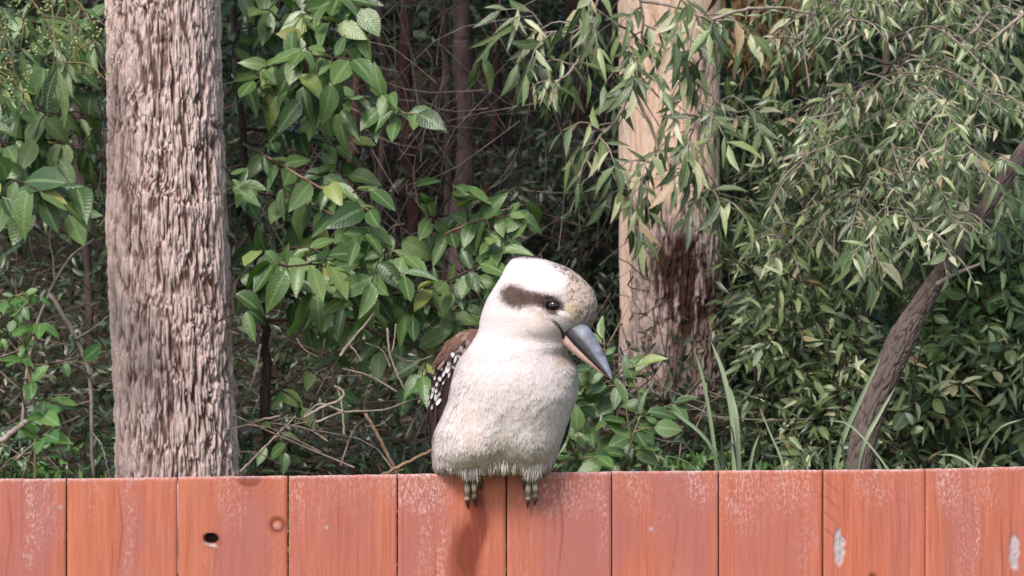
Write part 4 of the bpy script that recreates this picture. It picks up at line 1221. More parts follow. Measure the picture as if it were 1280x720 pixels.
def left_shrub():
    p = Plant("broadleaf_shrub", "shrub of broad leaves at the left edge of the frame beside the stout trunk", "shrub", W(-60, 640, 4.9), T_BROAD, "broad", LM["broad"], TWIG_BROWN, 102)
    p.limb(PX([(-60, 640, 4.9), (-50, 400, 4.9), (-40, 200, 4.9), (-30, -50, 5.0)]), 0.012, 0.006, 26, "stem", 8)
    for pts, nt, ln, spc, sz in [
        (PX([(-45, 260, 4.9), (-10, 230, 4.5), (20, 225, 4.3), (50, 240, 4.2)]), 4, .06, .040, .072),
        (PX([(-45, 230, 4.9), (20, 250, 4.6), (70, 245, 4.4), (95, 235, 4.3)]), 2, .06, .05, .080),
        (PX([(-40, 150, 4.9), (10, 130, 4.7), (60, 140, 4.6), (110, 150, 4.6)]), 7, .10, .045, .066),
        (PX([(-40, 90, 4.9), (20, 80, 4.8), (70, 100, 4.7), (120, 110, 4.7)]), 7, .10, .045, .064),
        (PX([(-40, 200, 4.9), (10, 180, 4.7), (60, 175, 4.6), (110, 185, 4.5)]), 5, .08, .048, .062),
        (PX([(-30, 30, 4.9), (20, 20, 4.8), (70, 40, 4.8), (125, 50, 4.8)]), 8, .10, .045, .060),
        (PX([(-40, 120, 4.9), (-10, 160, 4.5), (10, 200, 4.4)]), 3, .07, .045, .068)]:
        q = p.limb(pts, 0.004, 0.0016, 16, "branch", 5)
        p.leaves_along(q, spc * .95, sz * 1.25, .5, .2)
        p.spray(q, nt, ln, spc, sz * 1.15, .5)
    p.build()
left_shrub()

def bud_branch():
    p = Plant("budding_branch", "small-leaved branch dotted with yellow-green buds in the top left corner", "branch", W(-40, -60, 4.6), T_GUM, "gum", LM["broad"], TWIG_GREEN, 103)
    buds = []
    for pts in [PX([(-40, -60, 4.6), (20, -20, 4.5), (60, 30, 4.4), (85, 90, 4.35)]), PX([(-40, -60, 4.6), (-20, 0, 4.5), (10, 50, 4.4), (20, 110, 4.4)]),
                PX([(20, -20, 4.5), (80, -10, 4.5), (110, 20, 4.45), (118, 60, 4.4)]), PX([(-20, 0, 4.5), (-10, 70, 4.4), (5, 110, 4.35)])]:
        q = p.limb(pts, 0.003, 0.0012, 16, "branch", 5)
        for i in range(3, 16):
            for _ in range(2):
                d = nrm(p.r.normal(size=3) + np.array([0, -.5, -.2])); e = q[i] + d * p.r.uniform(.02, .075)
                p.twig([q[i], (q[i] + e) / 2 + p.r.normal(size=3) * .004, e], .0008, .0005, 4)
                for __ in range(3): buds.append(e + p.r.normal(size=3) * .006)
        p.leaves_along(q, .03, .06, .9, .3); p.spray(q, 5, .1, .03, .065, .7)
    mb = MB()
    ph = np.linspace(0, 2 * np.pi, 6, endpoint=False)
    oct_ = np.array([(0, 0, 1)] + [(math.cos(a), math.sin(a), .1) for a in ph] + [(0, 0, -1)])
    of = [(0, 1 + i, 1 + (i + 1) % 6) for i in range(6)] + [(7, 1 + (i + 1) % 6, 1 + i) for i in range(6)]
    for b in buds:
        mb.add(b + oct_ * p.r.uniform(.0024, .004), np.array(of), None)
    bm = NT("bud_green"); bmt = bm.done(bm.bsdf((0.30, 0.35, 0.15), .5, .4))
    o = put("buds", mb.mesh("buds", p.base), bmt, p.root); o['kind'] = 'stuff'
    p.build()
bud_branch()

def hanging_leaves():
    # two long bluish leaves hanging near the bud branch
    p = Plant("hanging_gum_twig", "twig with long blue-grey leaves hanging beside the stout trunk's left edge", "twig", W(60, -40, 4.4), T_GUM, "gum", LM["gum"], TWIG_GREEN, 113)
    q = p.limb(PX([(60, -40, 4.4), (66, 20, 4.35), (72, 85, 4.3)]), .002, .001, 10, "branch", 5)
    for dx, sz in ((-6, .10), (4, .12), (-14, .08)):
        p.L.append((q[-1], nrm(np.array([dx * .03, -.1, -1])), nrm(np.array([.2, -1, .1])), sz))
    p.build()
hanging_leaves()

def bright_sapling():
    p = Plant("green_sapling", "bright green sapling low at the left edge beneath the broad-leaved shrub", "sapling", W(40, 640, 4.3), T_OVAL, "oval", LM["bright"], TWIG_GREEN, 104)
    p.limb(PX([(40, 640, 4.3), (45, 540, 4.3), (35, 460, 4.3), (20, 380, 4.35)]), 0.004, 0.002, 20, "stem", 6)
    for pts, nt, ln, spc, sz in [
        (PX([(20, 400, 4.35), (10, 380, 4.3), (25, 370, 4.25), (40, 385, 4.2)]), 7, .05, .016, .026),
        (PX([(20, 420, 4.35), (0, 410, 4.3), (-10, 390, 4.3)]), 6, .05, .016, .026),
        (PX([(20, 400, 4.35), (35, 410, 4.3), (45, 425, 4.3)]), 4, .04, .018, .026)]:
        q = p.limb(pts, 0.002, 0.001, 10, "branch", 5); p.spray(q, nt, ln, spc, sz, .5)
    for tip, sz in (((50, 405, 4.2), .058), ((22, 450, 4.2), .05), ((70, 498, 4.2), .055), ((55, 520, 4.2), .06), ((60, 545, 4.15), .055), ((38, 478, 4.2), .045), ((120, 452, 4.3), .05)):
        a = W(42, tip[1] + 15, 4.3); b = W(*tip)
        q = p.twig([a, (a + b) / 2 + np.array([0, 0, .01]), b], .0016, .0009, 6)
        p.leaves_along(q, .035, sz, .3, .5, jit=.25)
    p.build()
bright_sapling()

def low_shrub():
    p = Plant("low_shrub", "small glossy broad-leaved shrub just right of the kookaburra's belly", "shrub", W(760, 640, 4.2), T_BROAD, "broad", LM["broad"], TWIG_GREEN, 105)
    for pts, nt, ln, spc, sz in [
        (PX([(760, 640, 4.2), (762, 560, 4.2), (770, 500, 4.15), (758, 450, 4.1), (755, 425, 4.1)]), 10, .07, .032, .050),
        (PX([(760, 630, 4.2), (720, 570, 4.15), (705, 530, 4.1), (735, 480, 4.1)]), 9, .07, .032, .048),
        (PX([(760, 630, 4.2), (795, 570, 4.15), (805, 520, 4.1), (792, 475, 4.1)]), 6, .07, .032, .050),
        (PX([(760, 630, 4.2), (780, 590, 4.05), (790, 550, 4.0), (800, 520, 4.0)]), 6, .06, .032, .054),
        (PX([(760, 630, 4.2), (735, 590, 4.05), (720, 570, 4.0), (716, 548, 4.0)]), 5, .06, .032, .052),
        ]:
        q = p.limb(pts, 0.003, 0.0013, 14, "stem", 5)
        p.leaves_along(q, spc, sz, .25, .25); p.spray(q, nt, ln, spc, sz, .25)
    p.build()
low_shrub()

def overhang():
    p = Plant("overhanging_gum_branch", "leafy gum branch drooping from the top in front of the peach trunk", "branch", W(700, -260, 5.4), T_GUM, "gum", LM["gum"], TWIG_PALE, 106)
    for pts, nt, ln, spc, sz in [
        (PX([(700, -260, 5.4), (760, -120, 5.3), (740, 20, 5.2), (690, 40, 5.2), (640, 30, 5.2)]), 9, .16, .030, .085),
        (PX([(760, -120, 5.3), (800, 0, 5.2), (800, 60, 5.2), (790, 110, 5.1)]), 8, .15, .030, .085),
        (PX([(760, -120, 5.3), (850, -20, 5.2), (880, 60, 5.2), (870, 150, 5.1), (850, 200, 5.1)]), 9, .14, .030, .085),
        (PX([(790, 110, 5.1), (770, 150, 5.1), (750, 170, 5.1), (740, 190, 5.1)]), 5, .11, .03, .080),
        (PX([(870, 150, 5.1), (880, 210, 5.1), (890, 260, 5.1)]), 5, .12, .032, .085),
        (PX([(870, 100, 5.1), (900, 130, 5.1), (930, 160, 5.1)]), 4, .13, .03, .085),
        (PX([(790, 110, 5.1), (820, 180, 5.1), (800, 230, 5.05), (780, 250, 5.05)]), 5, .12, .034, .080),
        (PX([(740, 20, 5.2), (720, 80, 5.2), (700, 100, 5.15), (690, 110, 5.1)]), 4, .10, .022, .060),
        (PX([(800, 0, 5.2), (850, 10, 5.1), (900, 30, 5.0)]), 5, .12, .03, .085)]:
        q = p.limb(pts, 0.005, 0.0018, 20, "branch", 5)
        p.spray(q, int(nt * 1.7), ln, spc * .85, sz * .92, .8, t0=.35)
    p.build()
overhang()

def gum_sapling():
    p = Plant("gum_sapling", "pale-stemmed gum sapling with dense narrow leaves filling the upper right", "sapling", W(1072, 640, 5.4), T_GUM, "gum", LM["gum"], TWIG_PALE, 107)
    p.limb(PX([(1072, 640, 5.4), (1076, 480, 5.4), (1078, 400, 5.4), (1085, 300, 5.4), (1100, 150, 5.5), (1120, -20, 5.5), (1130, -200, 5.5)]), 0.013, 0.008, 40, "stem", 8, SLENDER_PALE)
    r = p.r
    tips = []
    for q_ in range(64):
        x_, y_ = r.uniform(945, 1290), r.uniform(-20, 340)
        tips.append((x_, y_, r.uniform(4.8, 5.7)))
    tips += [(1210, 290, 4.35), (1170, 200, 4.4), (1250, 230, 4.35), (1110, 270, 4.4), (1190, 320, 4.4), (1185, 250, 4.4), (1230, 200, 4.4), (1150, 300, 4.45), (1260, 140, 4.4), (1200, 160, 4.4), (1130, 230, 4.5), (1090, 330, 4.5), (1240, 90, 4.4), (1050, 35, 4.6), (1080, 50, 4.6), (1020, 60, 4.6), (1180, 20, 4.7), (1060, 350, 5.2), (1100, 355, 5.2), (1200, 380, 5.2), (940, 380, 5.3), (1000, 360, 5.2), (1250, 300, 5.0)]
    for (x, y, D) in tips:
        sy = min(max(y - 40, -100), 330)
        st = W(np.interp(sy, [-100, 150, 300, 400], [1125, 1100, 1085, 1078]), sy, 5.45)
        e = W(x, y, D)
        mid_ = st * .5 + e * .5 + np.array([0, 0, .06])
        q = p.limb([st, mid_, e], 0.004, 0.0014, 12, "branch", 5)
        p.spray(q, 9, .12, .019, r.choice([.032, .042, .050, .070]), .7, t0=.35)
        if r.random() < .5: p.leaves_along(q, .03, .055, .8, .6)
    p.build()
gum_sapling()

def right_dark_shrubs():
    specs = [("dark leafy shrub between the peach gum trunk and the leaning trunk", 960, (955, 1080), (330, 590), 5.0, 5.8, 60, 108, "mixed", T_GUM + T_SMALL, "gumsmall", .050, "Plain"),
             ("dark shrub low in the right corner beyond the leaning trunk", 1210, (1110, 1290), (420, 600), 4.9, 5.7, 60, 109, "mixed", T_GUM + T_OVAL[:1], "gumoval", .052, "b"),
             ("glossy shrub at the right edge just above the dark low one", 1270, (1170, 1300), (260, 440), 5.0, 5.8, 50, 110, "broad", T_GUM + T_OVAL[:1], "gumoval", .055, "c"),
             ("sparse small-leaved shrub in the shade just right of the tall thin trunks", 690, (600, 770), (130, 330), 7.0, 8.0, 50, 111, "dark", T_SMALL, "small", .05, "d"),
             ("small-leaved shrub under the hanging gum leaves directly right of the peach trunk", 940, (960, 1030), (150, 400), 6.0, 6.8, 45, 112, "mixed", T_GUM, "gum", .055, "e")]
    for lab, bx, xr, yr, d0, d1, nb, seed, mt, T, key, sz, _ in specs:
        p = Plant("shrub", lab, "shrub", W(bx, 640, (d0 + d1) / 2), T, key, LM[mt], TWIG_BROWN, seed)
        r = p.r
        for q_ in range(nb):
            x, y, D = r.uniform(*xr), r.uniform(*yr), r.uniform(d0, d1)
            st = W(bx + (x - bx) * .2 + r.normal(0, 8), 640, (d0 + d1) / 2)
            e = W(x, y, D)
            if q_ < 10:
                q = p.limb([st, st * .45 + e * .55 + r.normal(size=3) * .03, e], 0.006, 0.0015, 14, "stem", 5)
            else:
                q = p.twig([st * .35 + e * .65 + r.normal(size=3) * .05, st * .15 + e * .85 + r.normal(size=3) * .03, e], .0025, .0012, 8)
            p.spray(q, 8, .11, .024, sz, .45, t0=.45)
        p.build()
right_dark_shrubs()

# ------------------------------------------------------------------ leaning trunk
def trunk_thing(name, label, pts, r0, r1, mat, seg=14, rough=.12, seed=0, crown_at=None, group=None):
    P = spline(pts, 60)
    base = P[0]
    V, F3, F4 = tube(P, np.linspace(r0, r1, 60) * (1 + .10 * np.sin(np.linspace(0, 19, 60) + seed)), seg, rough, True, seed)
    mb = MB(); mb.add(V, F3, F4)
    t = thing(name, label, "tree", base, group)
    put("trunk", mb.mesh("trunk", base), mat, t)
    if crown_at is not None:
        crown(t, base, crown_at, (1.6, 1.5, .9), 30, 70, 0.25, LM["dark"][1], 200 + seed)
    return t

def leaning():
    D = 4.6
    P = spline(PX([(1062, 660, D), (1082, 540, D), (1120, 440, D), (1165, 360, D), (1215, 285, D + .05), (1262, 215, D + .1), (1330, 110, D + .2), (1420, -80, D + .3), (1480, -500, D + .4)]), 420)
    rr = np.interp(np.linspace(0, 1, 420), [0, .15, .28, .33, .42, 1], [15, 16, 17, 13, 9, 8]) / FPX * D
    seg = 72
    V, F3, F4 = tube(P, rr, seg, 0.0)
    n = len(P)
    a = np.linspace(0, 2 * np.pi, seg, endpoint=False)[None]; s_ = (np.arange(n) * .011)[:, None]
    per = 20
    u = a / (2 * np.pi) * per + 0 * s_
    wu = fbm(np.cos(a) * 2 + 0 * s_, np.sin(a) * 2 + 0 * s_, s_ * 5, 81, 3) - .5
    f1, f2, cid = worley(u + 1.6 * wu, s_ / .15 + 1.5 * wu + 10, per, 83)
    h = .6 * sstep(0.0, .3, f2 - f1) * (.6 + .5 * cid) + .4 * fbm(np.cos(a) * 8 + 0 * s_, np.sin(a) * 8, s_ * 40, 85, 3)
    C = P[:, None]
    Vr = V[:n * seg].reshape(n, seg, 3)
    Nn = nrm(Vr - C)
    Vr = Vr + Nn * (0.006 * (h - .45))[..., None]
    V[:n * seg] = Vr.reshape(-1, 3)
    base = P[0]
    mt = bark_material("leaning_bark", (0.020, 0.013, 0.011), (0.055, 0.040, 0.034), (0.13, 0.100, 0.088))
    t = thing("leaning_tree", "dark brown trunk leaning up to the right through the foliage at far right", "tree", base)
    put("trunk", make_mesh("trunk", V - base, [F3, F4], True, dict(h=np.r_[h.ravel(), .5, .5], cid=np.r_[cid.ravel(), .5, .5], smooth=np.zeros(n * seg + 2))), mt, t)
    q = spline(PX([(1165, 360, D), (1190, 345, D - .05), (1225, 330, D - .1)]), 10)
    V, F3, F4 = tube(q, np.linspace(.007, .003, 10), 6); mb = MB(); mb.add(V, F3, F4)
    put("side_branch", mb.mesh("side_branch", base), TWIG_PALE, t)
    crown(t, base, (P[-1][0], P[-1][1], P[-1][2] + .9), (1.5, 1.4, .9), 22, 60, 0.15, LM["dark"][1], 9)
leaning()

# ------------------------------------------------------------------ slender background trunks
slim = [
    ("dark slender trunk furthest left in the shaded gap", [(415, 660), (422, 400), (440, 200), (452, -60)], 7.4, 7, 5, SLENDER_RED),
    ("very thin black sapling trunk left of centre in the shaded gap", [(478, 660), (474, 300), (482, 100), (478, -60)], 8.0, 5, 4, SLENDER),
    ("brown trunk with flaking bark rising left of centre through the gap", [(500, 660), (520, 350), (508, 150), (515, -60)], 8.6, 9, 7, SLENDER_RED),
    ("tallest grey-brown trunk in the middle of the gap directly above the bird's back", [(575, 660), (572, 350), (582, 180), (577, 60), (574, -60)], 7.0, 13, 11, SLENDER),
    ("thin trunk pressed against the grey-brown middle trunk on its left", [(545, 660), (558, 330), (560, 150), (553, -60)], 7.8, 6, 4, SLENDER),
    ("reddish thin trunk just right of the grey-brown middle trunk", [(615, 660), (607, 300), (622, 120), (615, -60)], 8.4, 6, 5, SLENDER_RED),
    ("broad reddish trunk immediately above the bird's beak", [(722, 660), (724, 400), (728, 230), (722, 60), (726, -60)], 8.2, 19, 15, SLENDER_RED),
    ("greyish trunk squeezed against the left side of the peach gum trunk", [(756, 660), (757, 400), (762, 200), (768, -60)], 8.8, 15, 13, SLENDER),
    ("thin bare trunk left of the stout tree near the frame edge", [(100, 660), (112, 500), (110, 350), (95, -60)], 7.2, 6, 5, SLENDER),
    ("dim trunk in the deep shade between the shrub leaves above the gap", [(375, 660), (372, 300), (384, 100), (380, -60)], 9.0, 8, 7, SLENDER_RED),
    ("rusty trunk half hidden behind the upper right foliage", [(925, 660), (935, 300), (945, 40), (950, -60)], 8.6, 18, 16, SLENDER_RED),
    ("pale trunk glimpsed through the upper right gum leaves", [(1130, 660), (1140, 300), (1138, 60), (1140, -60)], 7.8, 12, 10, SLENDER_PALE),
    ("dark trunk behind the leaning tree at far right", [(1225, 660), (1222, 300), (1235, 60), (1230, -60)], 7.8, 11, 10, SLENDER),
    ("thin dark trunk in the shade right of the peach gum trunk", [(1010, 660), (1015, 300), (1005, 60), (1010, -60)], 8.0, 9, 7, SLENDER),
]
for i, (lab, pts, D, w0, w1, mt) in enumerate(slim):
    top = W(pts[-1][0], pts[-1][1], D)
    pp = PX([(x, y, D) for x, y in pts]) + [top + np.array([rng.normal() * .15, .1, 2.2])]
    trunk_thing("slender_tree", lab, pp, w0 / FPX * D, w1 / FPX * D, mt, 12, .35, i, crown_at=(top[0], top[1] + .1, top[2] + 2.9), group="slender trunks in the shaded bush")

# ------------------------------------------------------------------ dead branches
def dead(label, chains, mat=TWIG_PALE):
    base = np.array(W(*chains[0][0][0]))
    t = thing("dead_branch", label, "branch", base, "dead branches behind the fence")
    for pts, r0, r1 in chains:
        p = spline(PX(pts), 22)
        p[1:-1] += rng.normal(size=(20, 3)) * r0 * .16
        V, F3, F4 = tube(p, np.linspace(r0, r1, 22) * .78, 7, .2)
        mb = MB(); mb.add(V, F3, F4); put("branch", mb.mesh("branch", base), mat, t)
dead("pale bare forked branch slanting up to the right at the left edge", [
    ([(25, 560, 4.5), (38, 440, 4.5), (60, 370, 4.5), (85, 325, 4.5), (118, 298, 4.5)], .0050, .0025), ([(68, 350, 4.5), (66, 320, 4.5), (62, 300, 4.5), (66, 270, 4.5)], .003, .0015)])
dead("pale crooked dead stem bending down beside the stout trunk's left foot", [
    ([(62, 368, 4.5), (80, 395, 4.5), (95, 425, 4.5), (112, 470, 4.5), (115, 560, 4.5), (118, 600, 4.5)], .0065, .0045), ([(112, 470, 4.5), (90, 455, 4.4), (70, 452, 4.4)], .004, .005), ([(95, 425, 4.5), (118, 410, 4.4), (135, 395, 4.4)], .004, .002),
    ([(115, 540, 4.5), (128, 560, 4.4), (138, 600, 4.4)], .003, .002)])
dead("thick broken pale branch lying low in the left corner", [
    ([(-20, 560, 4.2), (10, 545, 4.2), (28, 530, 4.2), (40, 522, 4.2)], .009, .006), ([(20, 575, 4.3), (60, 540, 4.3), (100, 520, 4.3)], .003, .002)])
dead("short straight dead stick leaning among leaves left of the kookaburra's wing", [
    ([(425, 445, 4.4), (440, 425, 4.4), (468, 392, 4.4)], .0042, .0025), ([(436, 430, 4.4), (445, 440, 4.4), (452, 452, 4.4)], .002, .0012)])
dead("bleached crooked twig forked low behind the fence between trunk and bird", [
    ([(380, 522, 4.4), (405, 508, 4.4), (425, 500, 4.4), (430, 490, 4.4), (418, 482, 4.4)], .0038, .003), ([(430, 545, 4.4), (428, 510, 4.4), (422, 485, 4.4)], .003, .002),
    ([(395, 528, 4.4), (430, 515, 4.4), (480, 512, 4.4), (535, 492, 4.4)], .003, .0016), ([(430, 515, 4.4), (400, 505, 4.4), (380, 520, 4.4)], .0028, .0015)])
dead("straight tan dead branch slanting down to the fence just left of the kookaburra's feet", [
    ([(457, 517, 4.2), (475, 550, 4.2), (495, 590, 4.2), (505, 620, 4.2)], .0042, .005), ([(470, 598, 4.0), (510, 578, 4.0), (545, 560, 4.0)], .005, .0035)], TWIG_ORANGE)
dead("thin curved dead stem arching down through the shrub near the wing", [
    ([(484, 410, 4.4), (488, 445, 4.4), (498, 470, 4.4), (505, 486, 4.4)], .003, .0026), ([(495, 405, 4.4), (493, 425, 4.4), (490, 440, 4.4)], .002, .0018)])
dead("bare crossing sticks at the stout trunk's right foot", [
    ([(300, 440, 4.9), (318, 425, 4.9), (330, 400, 4.9)], .004, .002), ([(296, 520, 4.7), (318, 470, 4.7), (326, 430, 4.7)], .0045, .003), ([(290, 545, 4.7), (318, 528, 4.7), (350, 520, 4.7)], .004, .003), ([(300, 590, 4.6), (330, 560, 4.6), (370, 520, 4.6)], .004, .002)])
dead("pale arching dead branch near the top right of the peach trunk", [
    ([(890, 25, 4.9), (930, 12, 4.9), (975, 10, 4.9), (1020, 18, 4.9)], .006, .0035), ([(1010, 18, 4.9), (1005, 60, 4.9), (1012, 110, 4.9)], .003, .002), ([(1012, 60, 4.9), (990, 90, 4.9)], .002, .001)])
dead("bare grey branches reaching in at the top right corner", [
    ([(1330, -10, 4.7), (1270, 25, 4.7), (1235, 55, 4.7), (1210, 66, 4.7)], .006, .003), ([(1270, 25, 4.7), (1258, 50, 4.7), (1255, 62, 4.7)], .003, .002), ([(1235, 15, 4.6), (1222, 35, 4.6), (1212, 42, 4.6)], .004, .003)])
dead("twiggy grey spray in the leaves above the leaning trunk", [
    ([(985, 170, 4.8), (1010, 150, 4.8), (1050, 140, 4.8)], .003, .002), ([(1080, 90, 4.8), (1110, 100, 4.8), (1150, 130, 4.8)], .003, .002), ([(980, 200, 4.8), (1030, 185, 4.8), (1060, 170, 4.8)], .0025, .0018)])

# ------------------------------------------------------------------ strap-leaved tufts
m = NT("strap_blade")
STRAP = m.done(m.bsdf(m.ramp(m.n("ShaderNodeObjectInfo").outputs["Random"], [(0, (0.16, 0.22, 0.12)), (1, (0.30, 0.35, 0.22))]), .45, .4))
def tuft(label, base, blades):
    b0 = W(*base)
    t = thing("strap_leaf_tuft", label, "plant", b0, "strap-leaved tufts behind the fence")
    rb_ = np.random.default_rng(len(label))
    for _ in range(7):
        x0, d_ = base[0] + rb_.normal(0, 14), base[2] + rb_.normal(0, .06)
        x1 = x0 + rb_.normal(0, 45); h_ = rb_.uniform(60, 120)
        blades = blades + [([(x0, 640, d_), (x0 * .8 + x1 * .2, 640 - h_ * .5, d_), (x0 * .45 + x1 * .55, 640 - h_ * .9, d_ - .04), (x1, 640 - h_ * rb_.uniform(.75, 1.05), d_ - .06)], rb_.uniform(.004, .008))]
    for pts, w in blades:
        p = spline(PX(pts), 14)
        tn = nrm(np.gradient(p, axis=0)); sd = nrm(np.cross(tn, np.array([.25, -1, .1])))
        ww = .75 * w * np.interp(np.linspace(0, 1, 14), [0, .5, .85, 1], [.8, 1, .6, .05])
        V = np.concatenate([p - sd * ww[:, None] / 2, p + np.array([0, .002, 0]), p + sd * ww[:, None] / 2])
        i = np.arange(13)
        F = np.concatenate([np.stack([i, i + 1, i + 15, i + 14], -1), np.stack([i + 14, i + 15, i + 29, i + 28], -1)])
        put("blade", make_mesh("blade", V - b0, [F]), STRAP, t)
tuft("tuft of long upright blades right of the wet-stained trunk", (915, 620, 4.1), [
    ([(918, 640, 4.1), (916, 530, 4.1), (905, 470, 4.1), (888, 425, 4.1)], .014), ([(925, 640, 4.1), (922, 540, 4.05), (916, 500, 4.05), (910, 480, 4.05)], .013),
    ([(900, 640, 4.1), (893, 560, 4.1), (880, 480, 4.1), (867, 435, 4.1)], .010), ([(912, 640, 4.1), (890, 560, 4.05), (850, 520, 4.05), (838, 512, 4.05)], .009), ([(930, 640, 4.1), (940, 570, 4.1), (950, 540, 4.1)], .008)])
tuft("two straight blades crossing the foot of the leaning trunk", (1050, 640, 4.3), [
    ([(1035, 640, 4.3), (1050, 560, 4.3), (1075, 500, 4.3), (1104, 440, 4.3)], .014), ([(1062, 640, 4.3), (1078, 560, 4.25), (1098, 520, 4.25), (1120, 482, 4.25)], .012),
    ([(1120, 600, 4.2), (1090, 560, 4.2), (1060, 530, 4.2), (1030, 525, 4.2)], .006)])
tuft("few arching thin blades at the low right between the leaning trunk and the edge", (1230, 640, 4.2), [
    ([(1240, 640, 4.2), (1220, 590, 4.2), (1195, 570, 4.2), (1170, 568, 4.2)], .008), ([(985, 640, 4.2), (978, 580, 4.2), (962, 540, 4.2), (948, 505, 4.2)], .006), ([(1000, 640, 4.3), (1010, 580, 4.3), (1022, 560, 4.3)], .006)])

# ------------------------------------------------------------------ stuff: litter, tangle, far bush, rusty leaves
def far_bush():
    r = np.random.default_rng(301)
    mb = MB()
    n = 2600
    x = r.uniform(-60, 1340, n); y = r.uniform(-80, 620, n); D = r.uniform(7.8, 12.5, n)
    C = np.stack([(x - 640) / FPX * D, D, ZC + (360 - y) / FPX * D], 1)
    gap = (np.abs(x - 545) < 120) & (y < 330)
    dens = np.where(gap, 5, 22)
    idx = np.repeat(np.arange(n), dens)
    P = C[idx] + nrm(r.normal(size=(len(idx), 3))) * (r.random((len(idx), 1)) ** .5) * .20
    d = nrm(r.normal(size=P.shape) + np.array([0, -.2, -.7])); nn = nrm(r.normal(size=P.shape) * .6 + np.array([0, -.6, .7]))
    leaf_cloud(mb, P, d, nn, r.uniform(.04, .085, len(P)), T_SMALL, (r.random(len(P)) * .6 + .4 * r.random(n)[idx]))
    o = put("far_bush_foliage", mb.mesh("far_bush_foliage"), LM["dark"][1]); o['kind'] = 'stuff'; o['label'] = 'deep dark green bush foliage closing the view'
    # paler speckled leaves behind the right half
    mb = MB(); n = 420
    x = r.uniform(900, 1330, n); y = r.uniform(-60, 470, n); D = r.uniform(6.3, 8.5, n)
    C = np.stack([(x - 640) / FPX * D, D, ZC + (360 - y) / FPX * D], 1)
    idx = np.repeat(np.arange(n), 16)
    P = C[idx] + nrm(r.normal(size=(len(idx), 3))) * (r.random((len(idx), 1)) ** .5) * .13
    d = nrm(r.normal(size=P.shape) + np.array([0, -.2, -.9])); nn = nrm(r.normal(size=P.shape) * .6 + np.array([0, -.6, .7]))
    leaf_cloud(mb, P, d, nn, r.uniform(.04, .08, len(P)), T_GUM[:2], (r.random(len(P)) * .7 + .3 * r.random(n)[idx]))
    o = put("mid_bush_foliage", mb.mesh("mid_bush_foliage"), LM["mixed"][1]); o['kind'] = 'stuff'; o['label'] = 'speckled green foliage mass behind the gum sapling'
    # far closing foliage wall up the slope
    mb = MB(); n = 30000
    x = r.uniform(-200, 1480, n); y = r.uniform(-260, 560, n); D = r.uniform(12.5, 17, n)
    P = np.stack([(x - 640) / FPX * D, D, ZC + (360 - y) / FPX * D], 1)
    d = nrm(r.normal(size=P.shape)); nn = nrm(r.normal(size=P.shape) + np.array([0, -.6, .5]))
    leaf_cloud(mb, P, d, nn, r.uniform(.12, .24, n), T_FLAT, r.random(n))
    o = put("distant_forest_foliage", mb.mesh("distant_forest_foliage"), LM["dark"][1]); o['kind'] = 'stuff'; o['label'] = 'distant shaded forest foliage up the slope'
far_bush()

def tangle():
    r = np.random.default_rng(302)
    for name, lab, n, mat, dr, xr, yr, rr, lr in (("brown_twig_tangle", "tangle of fine dark twigs in the shaded bush", 1700, TWIG_BROWN, (5.8, 9.0), (-40, 1320), (-40, 610), (.0012, .0035), (.08, .4)),
                                      ("grey_twig_tangle", "fine dead twigs scattered through the shade", 420, TWIG_TAN, (5.0, 8.5), (-40, 1320), (-40, 610), (.0010, .0022), (.10, .45)),
                                      ("litter_sticks", "fallen sticks strewn on the leaf litter", 300, TWIG_TAN, (4.1, 6.0), (-40, 900), (420, 610), (.0012, .003), (.06, .3))):
        mb = MB()
        for _ in range(n):
            x, y, D = r.uniform(*xr), r.uniform(*yr), r.uniform(*dr)
            if name == "grey_twig_tangle" and r.random() < .4: x = r.uniform(430, 720); y = r.uniform(-30, 330)
            p = W(x, y, D); l = r.uniform(*lr)
            if p[2] < terrain_z(p[0], p[1]) - .05: continue
            if D < 5 and 60 < x < 340: continue
            if name == "litter_sticks" :
                d = nrm(r.normal(size=3) * np.array([1, 1, .45]))
            else:
                d = nrm(r.normal(size=3) * np.array([.7, .5, 1.1]))
            b = p + d * l * .5 + r.normal(size=3) * l * .10; c = b + nrm(d + r.normal(size=3) * .35) * l * .5
            rad = r.uniform(*rr)
            V, F3, F4 = tube(spline([p, b, c], 6), np.linspace(rad, rad * .4, 6), 3, closed=False); mb.add(V, F3, F4)
        o = put(name, mb.mesh(name), mat); o['kind'] = 'stuff'; o['label'] = lab
tangle()

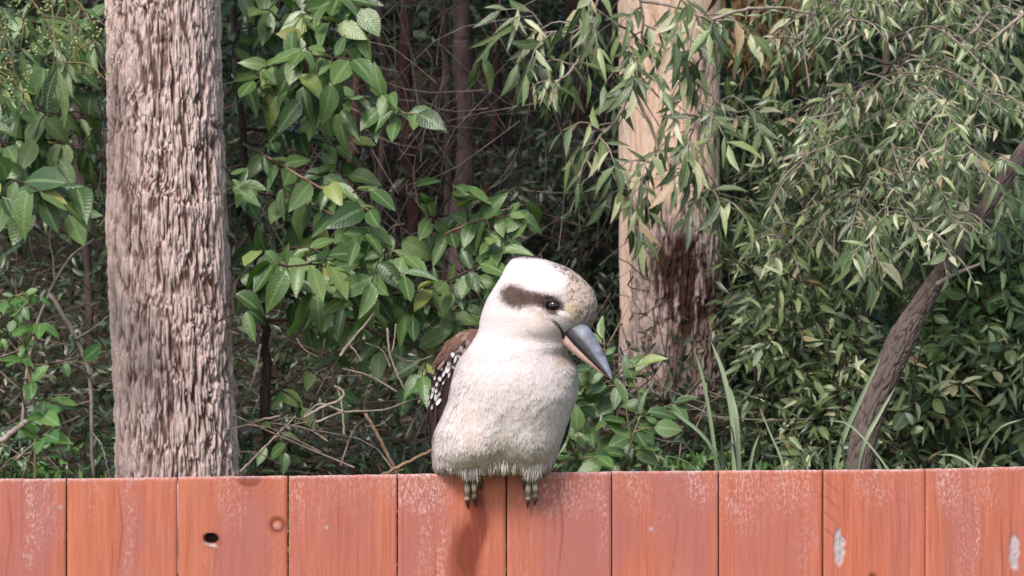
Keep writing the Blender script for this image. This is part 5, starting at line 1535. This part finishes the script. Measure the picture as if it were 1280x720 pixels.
def litter():
    r = np.random.default_rng(303)
    n = 16000
    x = r.uniform(-3, 3, n); y = r.uniform(3.5, 11, n)
    z = terrain_z(x, y) + r.random(n) * .03
    P = np.stack([x, y, z], 1)
    d = nrm(r.normal(size=(n, 3)) * np.array([1, 1, .35])); nn = nrm(r.normal(size=(n, 3)) * .5 + np.array([0, -.2, 1]))
    mb = MB(); leaf_cloud(mb, P, d, nn, r.uniform(.03, .08, n), T_GUM[:2], r.random(n))
    o = put("leaf_litter", mb.mesh("leaf_litter"), LITTER); o['kind'] = 'stuff'; o['label'] = 'fallen dry brown leaves covering the bank'
    # low green ground cover close behind the fence
    n = 5200
    cx = r.uniform(-1.3, 1.3, 260); cy = r.uniform(3.7, 5.4, 260)
    idx = r.integers(260, size=n)
    x = cx[idx] + r.normal(0, .07, n); y = cy[idx] + r.normal(0, .07, n)
    z = terrain_z(x, y) + r.random(n) * .11 + .02
    P = np.stack([x, y, z], 1); d = nrm(r.normal(size=(n, 3)) + np.array([0, -.2, .2])); nn = nrm(r.normal(size=(n, 3)) * .5 + np.array([0, -.5, 1]))
    mb = MB(); leaf_cloud(mb, P, d, nn, r.uniform(.018, .04, n), T_SMALL, r.random(n))
    o = put("ground_cover", mb.mesh("ground_cover"), LM["bright"][1]); o['kind'] = 'stuff'; o['label'] = 'low fern-like green ground cover just behind the fence'
litter()

def undergrowth():
    r = np.random.default_rng(305)
    n = 13000
    cx = r.uniform(-2.2, 2.2, 900); cy = r.uniform(4.7, 7.6, 900)
    idx = r.integers(900, size=n)
    x = cx[idx] + r.normal(0, .07, n); y = cy[idx] + r.normal(0, .07, n)
    z = terrain_z(x, y) + r.random(n) ** 1.5 * .26 + .01
    P = np.stack([x, y, z], 1); d = nrm(r.normal(size=(n, 3)) + np.array([0, -.2, -.2])); nn = nrm(r.normal(size=(n, 3)) * .6 + np.array([0, -.5, .8]))
    mb = MB(); leaf_cloud(mb, P, d, nn, r.uniform(.02, .05, n), T_SMALL, r.random(n))
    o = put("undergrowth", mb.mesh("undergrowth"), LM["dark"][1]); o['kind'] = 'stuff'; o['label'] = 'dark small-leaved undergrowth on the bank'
undergrowth()

def rusty():
    t = thing("dead_leafy_bough", "bough of hanging rust-brown dead leaves at the top right of the peach trunk", "branch", W(950, -60, 5.9))
    base = W(950, -60, 5.9); r = np.random.default_rng(304)
    mb = MB(); lb = MB()
    for (a, b, c) in (((950, -60, 5.9), (935, 10, 5.8), (925, 70, 5.8)), ((950, -60, 5.9), (960, 20, 5.8), (985, 60, 5.8)), ((950, -60, 5.9), (990, 0, 5.8), (1010, 40, 5.8))):
        q = spline(PX([a, b, c]), 24)
        V, F3, F4 = tube(q, np.linspace(.006, .002, 24), 5); mb.add(V, F3, F4)
        n = 70; P = q[r.integers(5, 24, n)] + r.normal(size=(n, 3)) * .035
        leaf_cloud(lb, P, nrm(r.normal(size=(n, 3)) * .4 + np.array([0, -.1, -1])), nrm(r.normal(size=(n, 3)) + np.array([0, -1, 0])), r.uniform(.05, .1, n), T_GUM, r.random(n))
    put("branch", mb.mesh("branch", base), TWIG_ORANGE, t)
    o = put("dead_leaves", lb.mesh("dead_leaves", base), RUST, t); o['kind'] = 'stuff'
rusty()
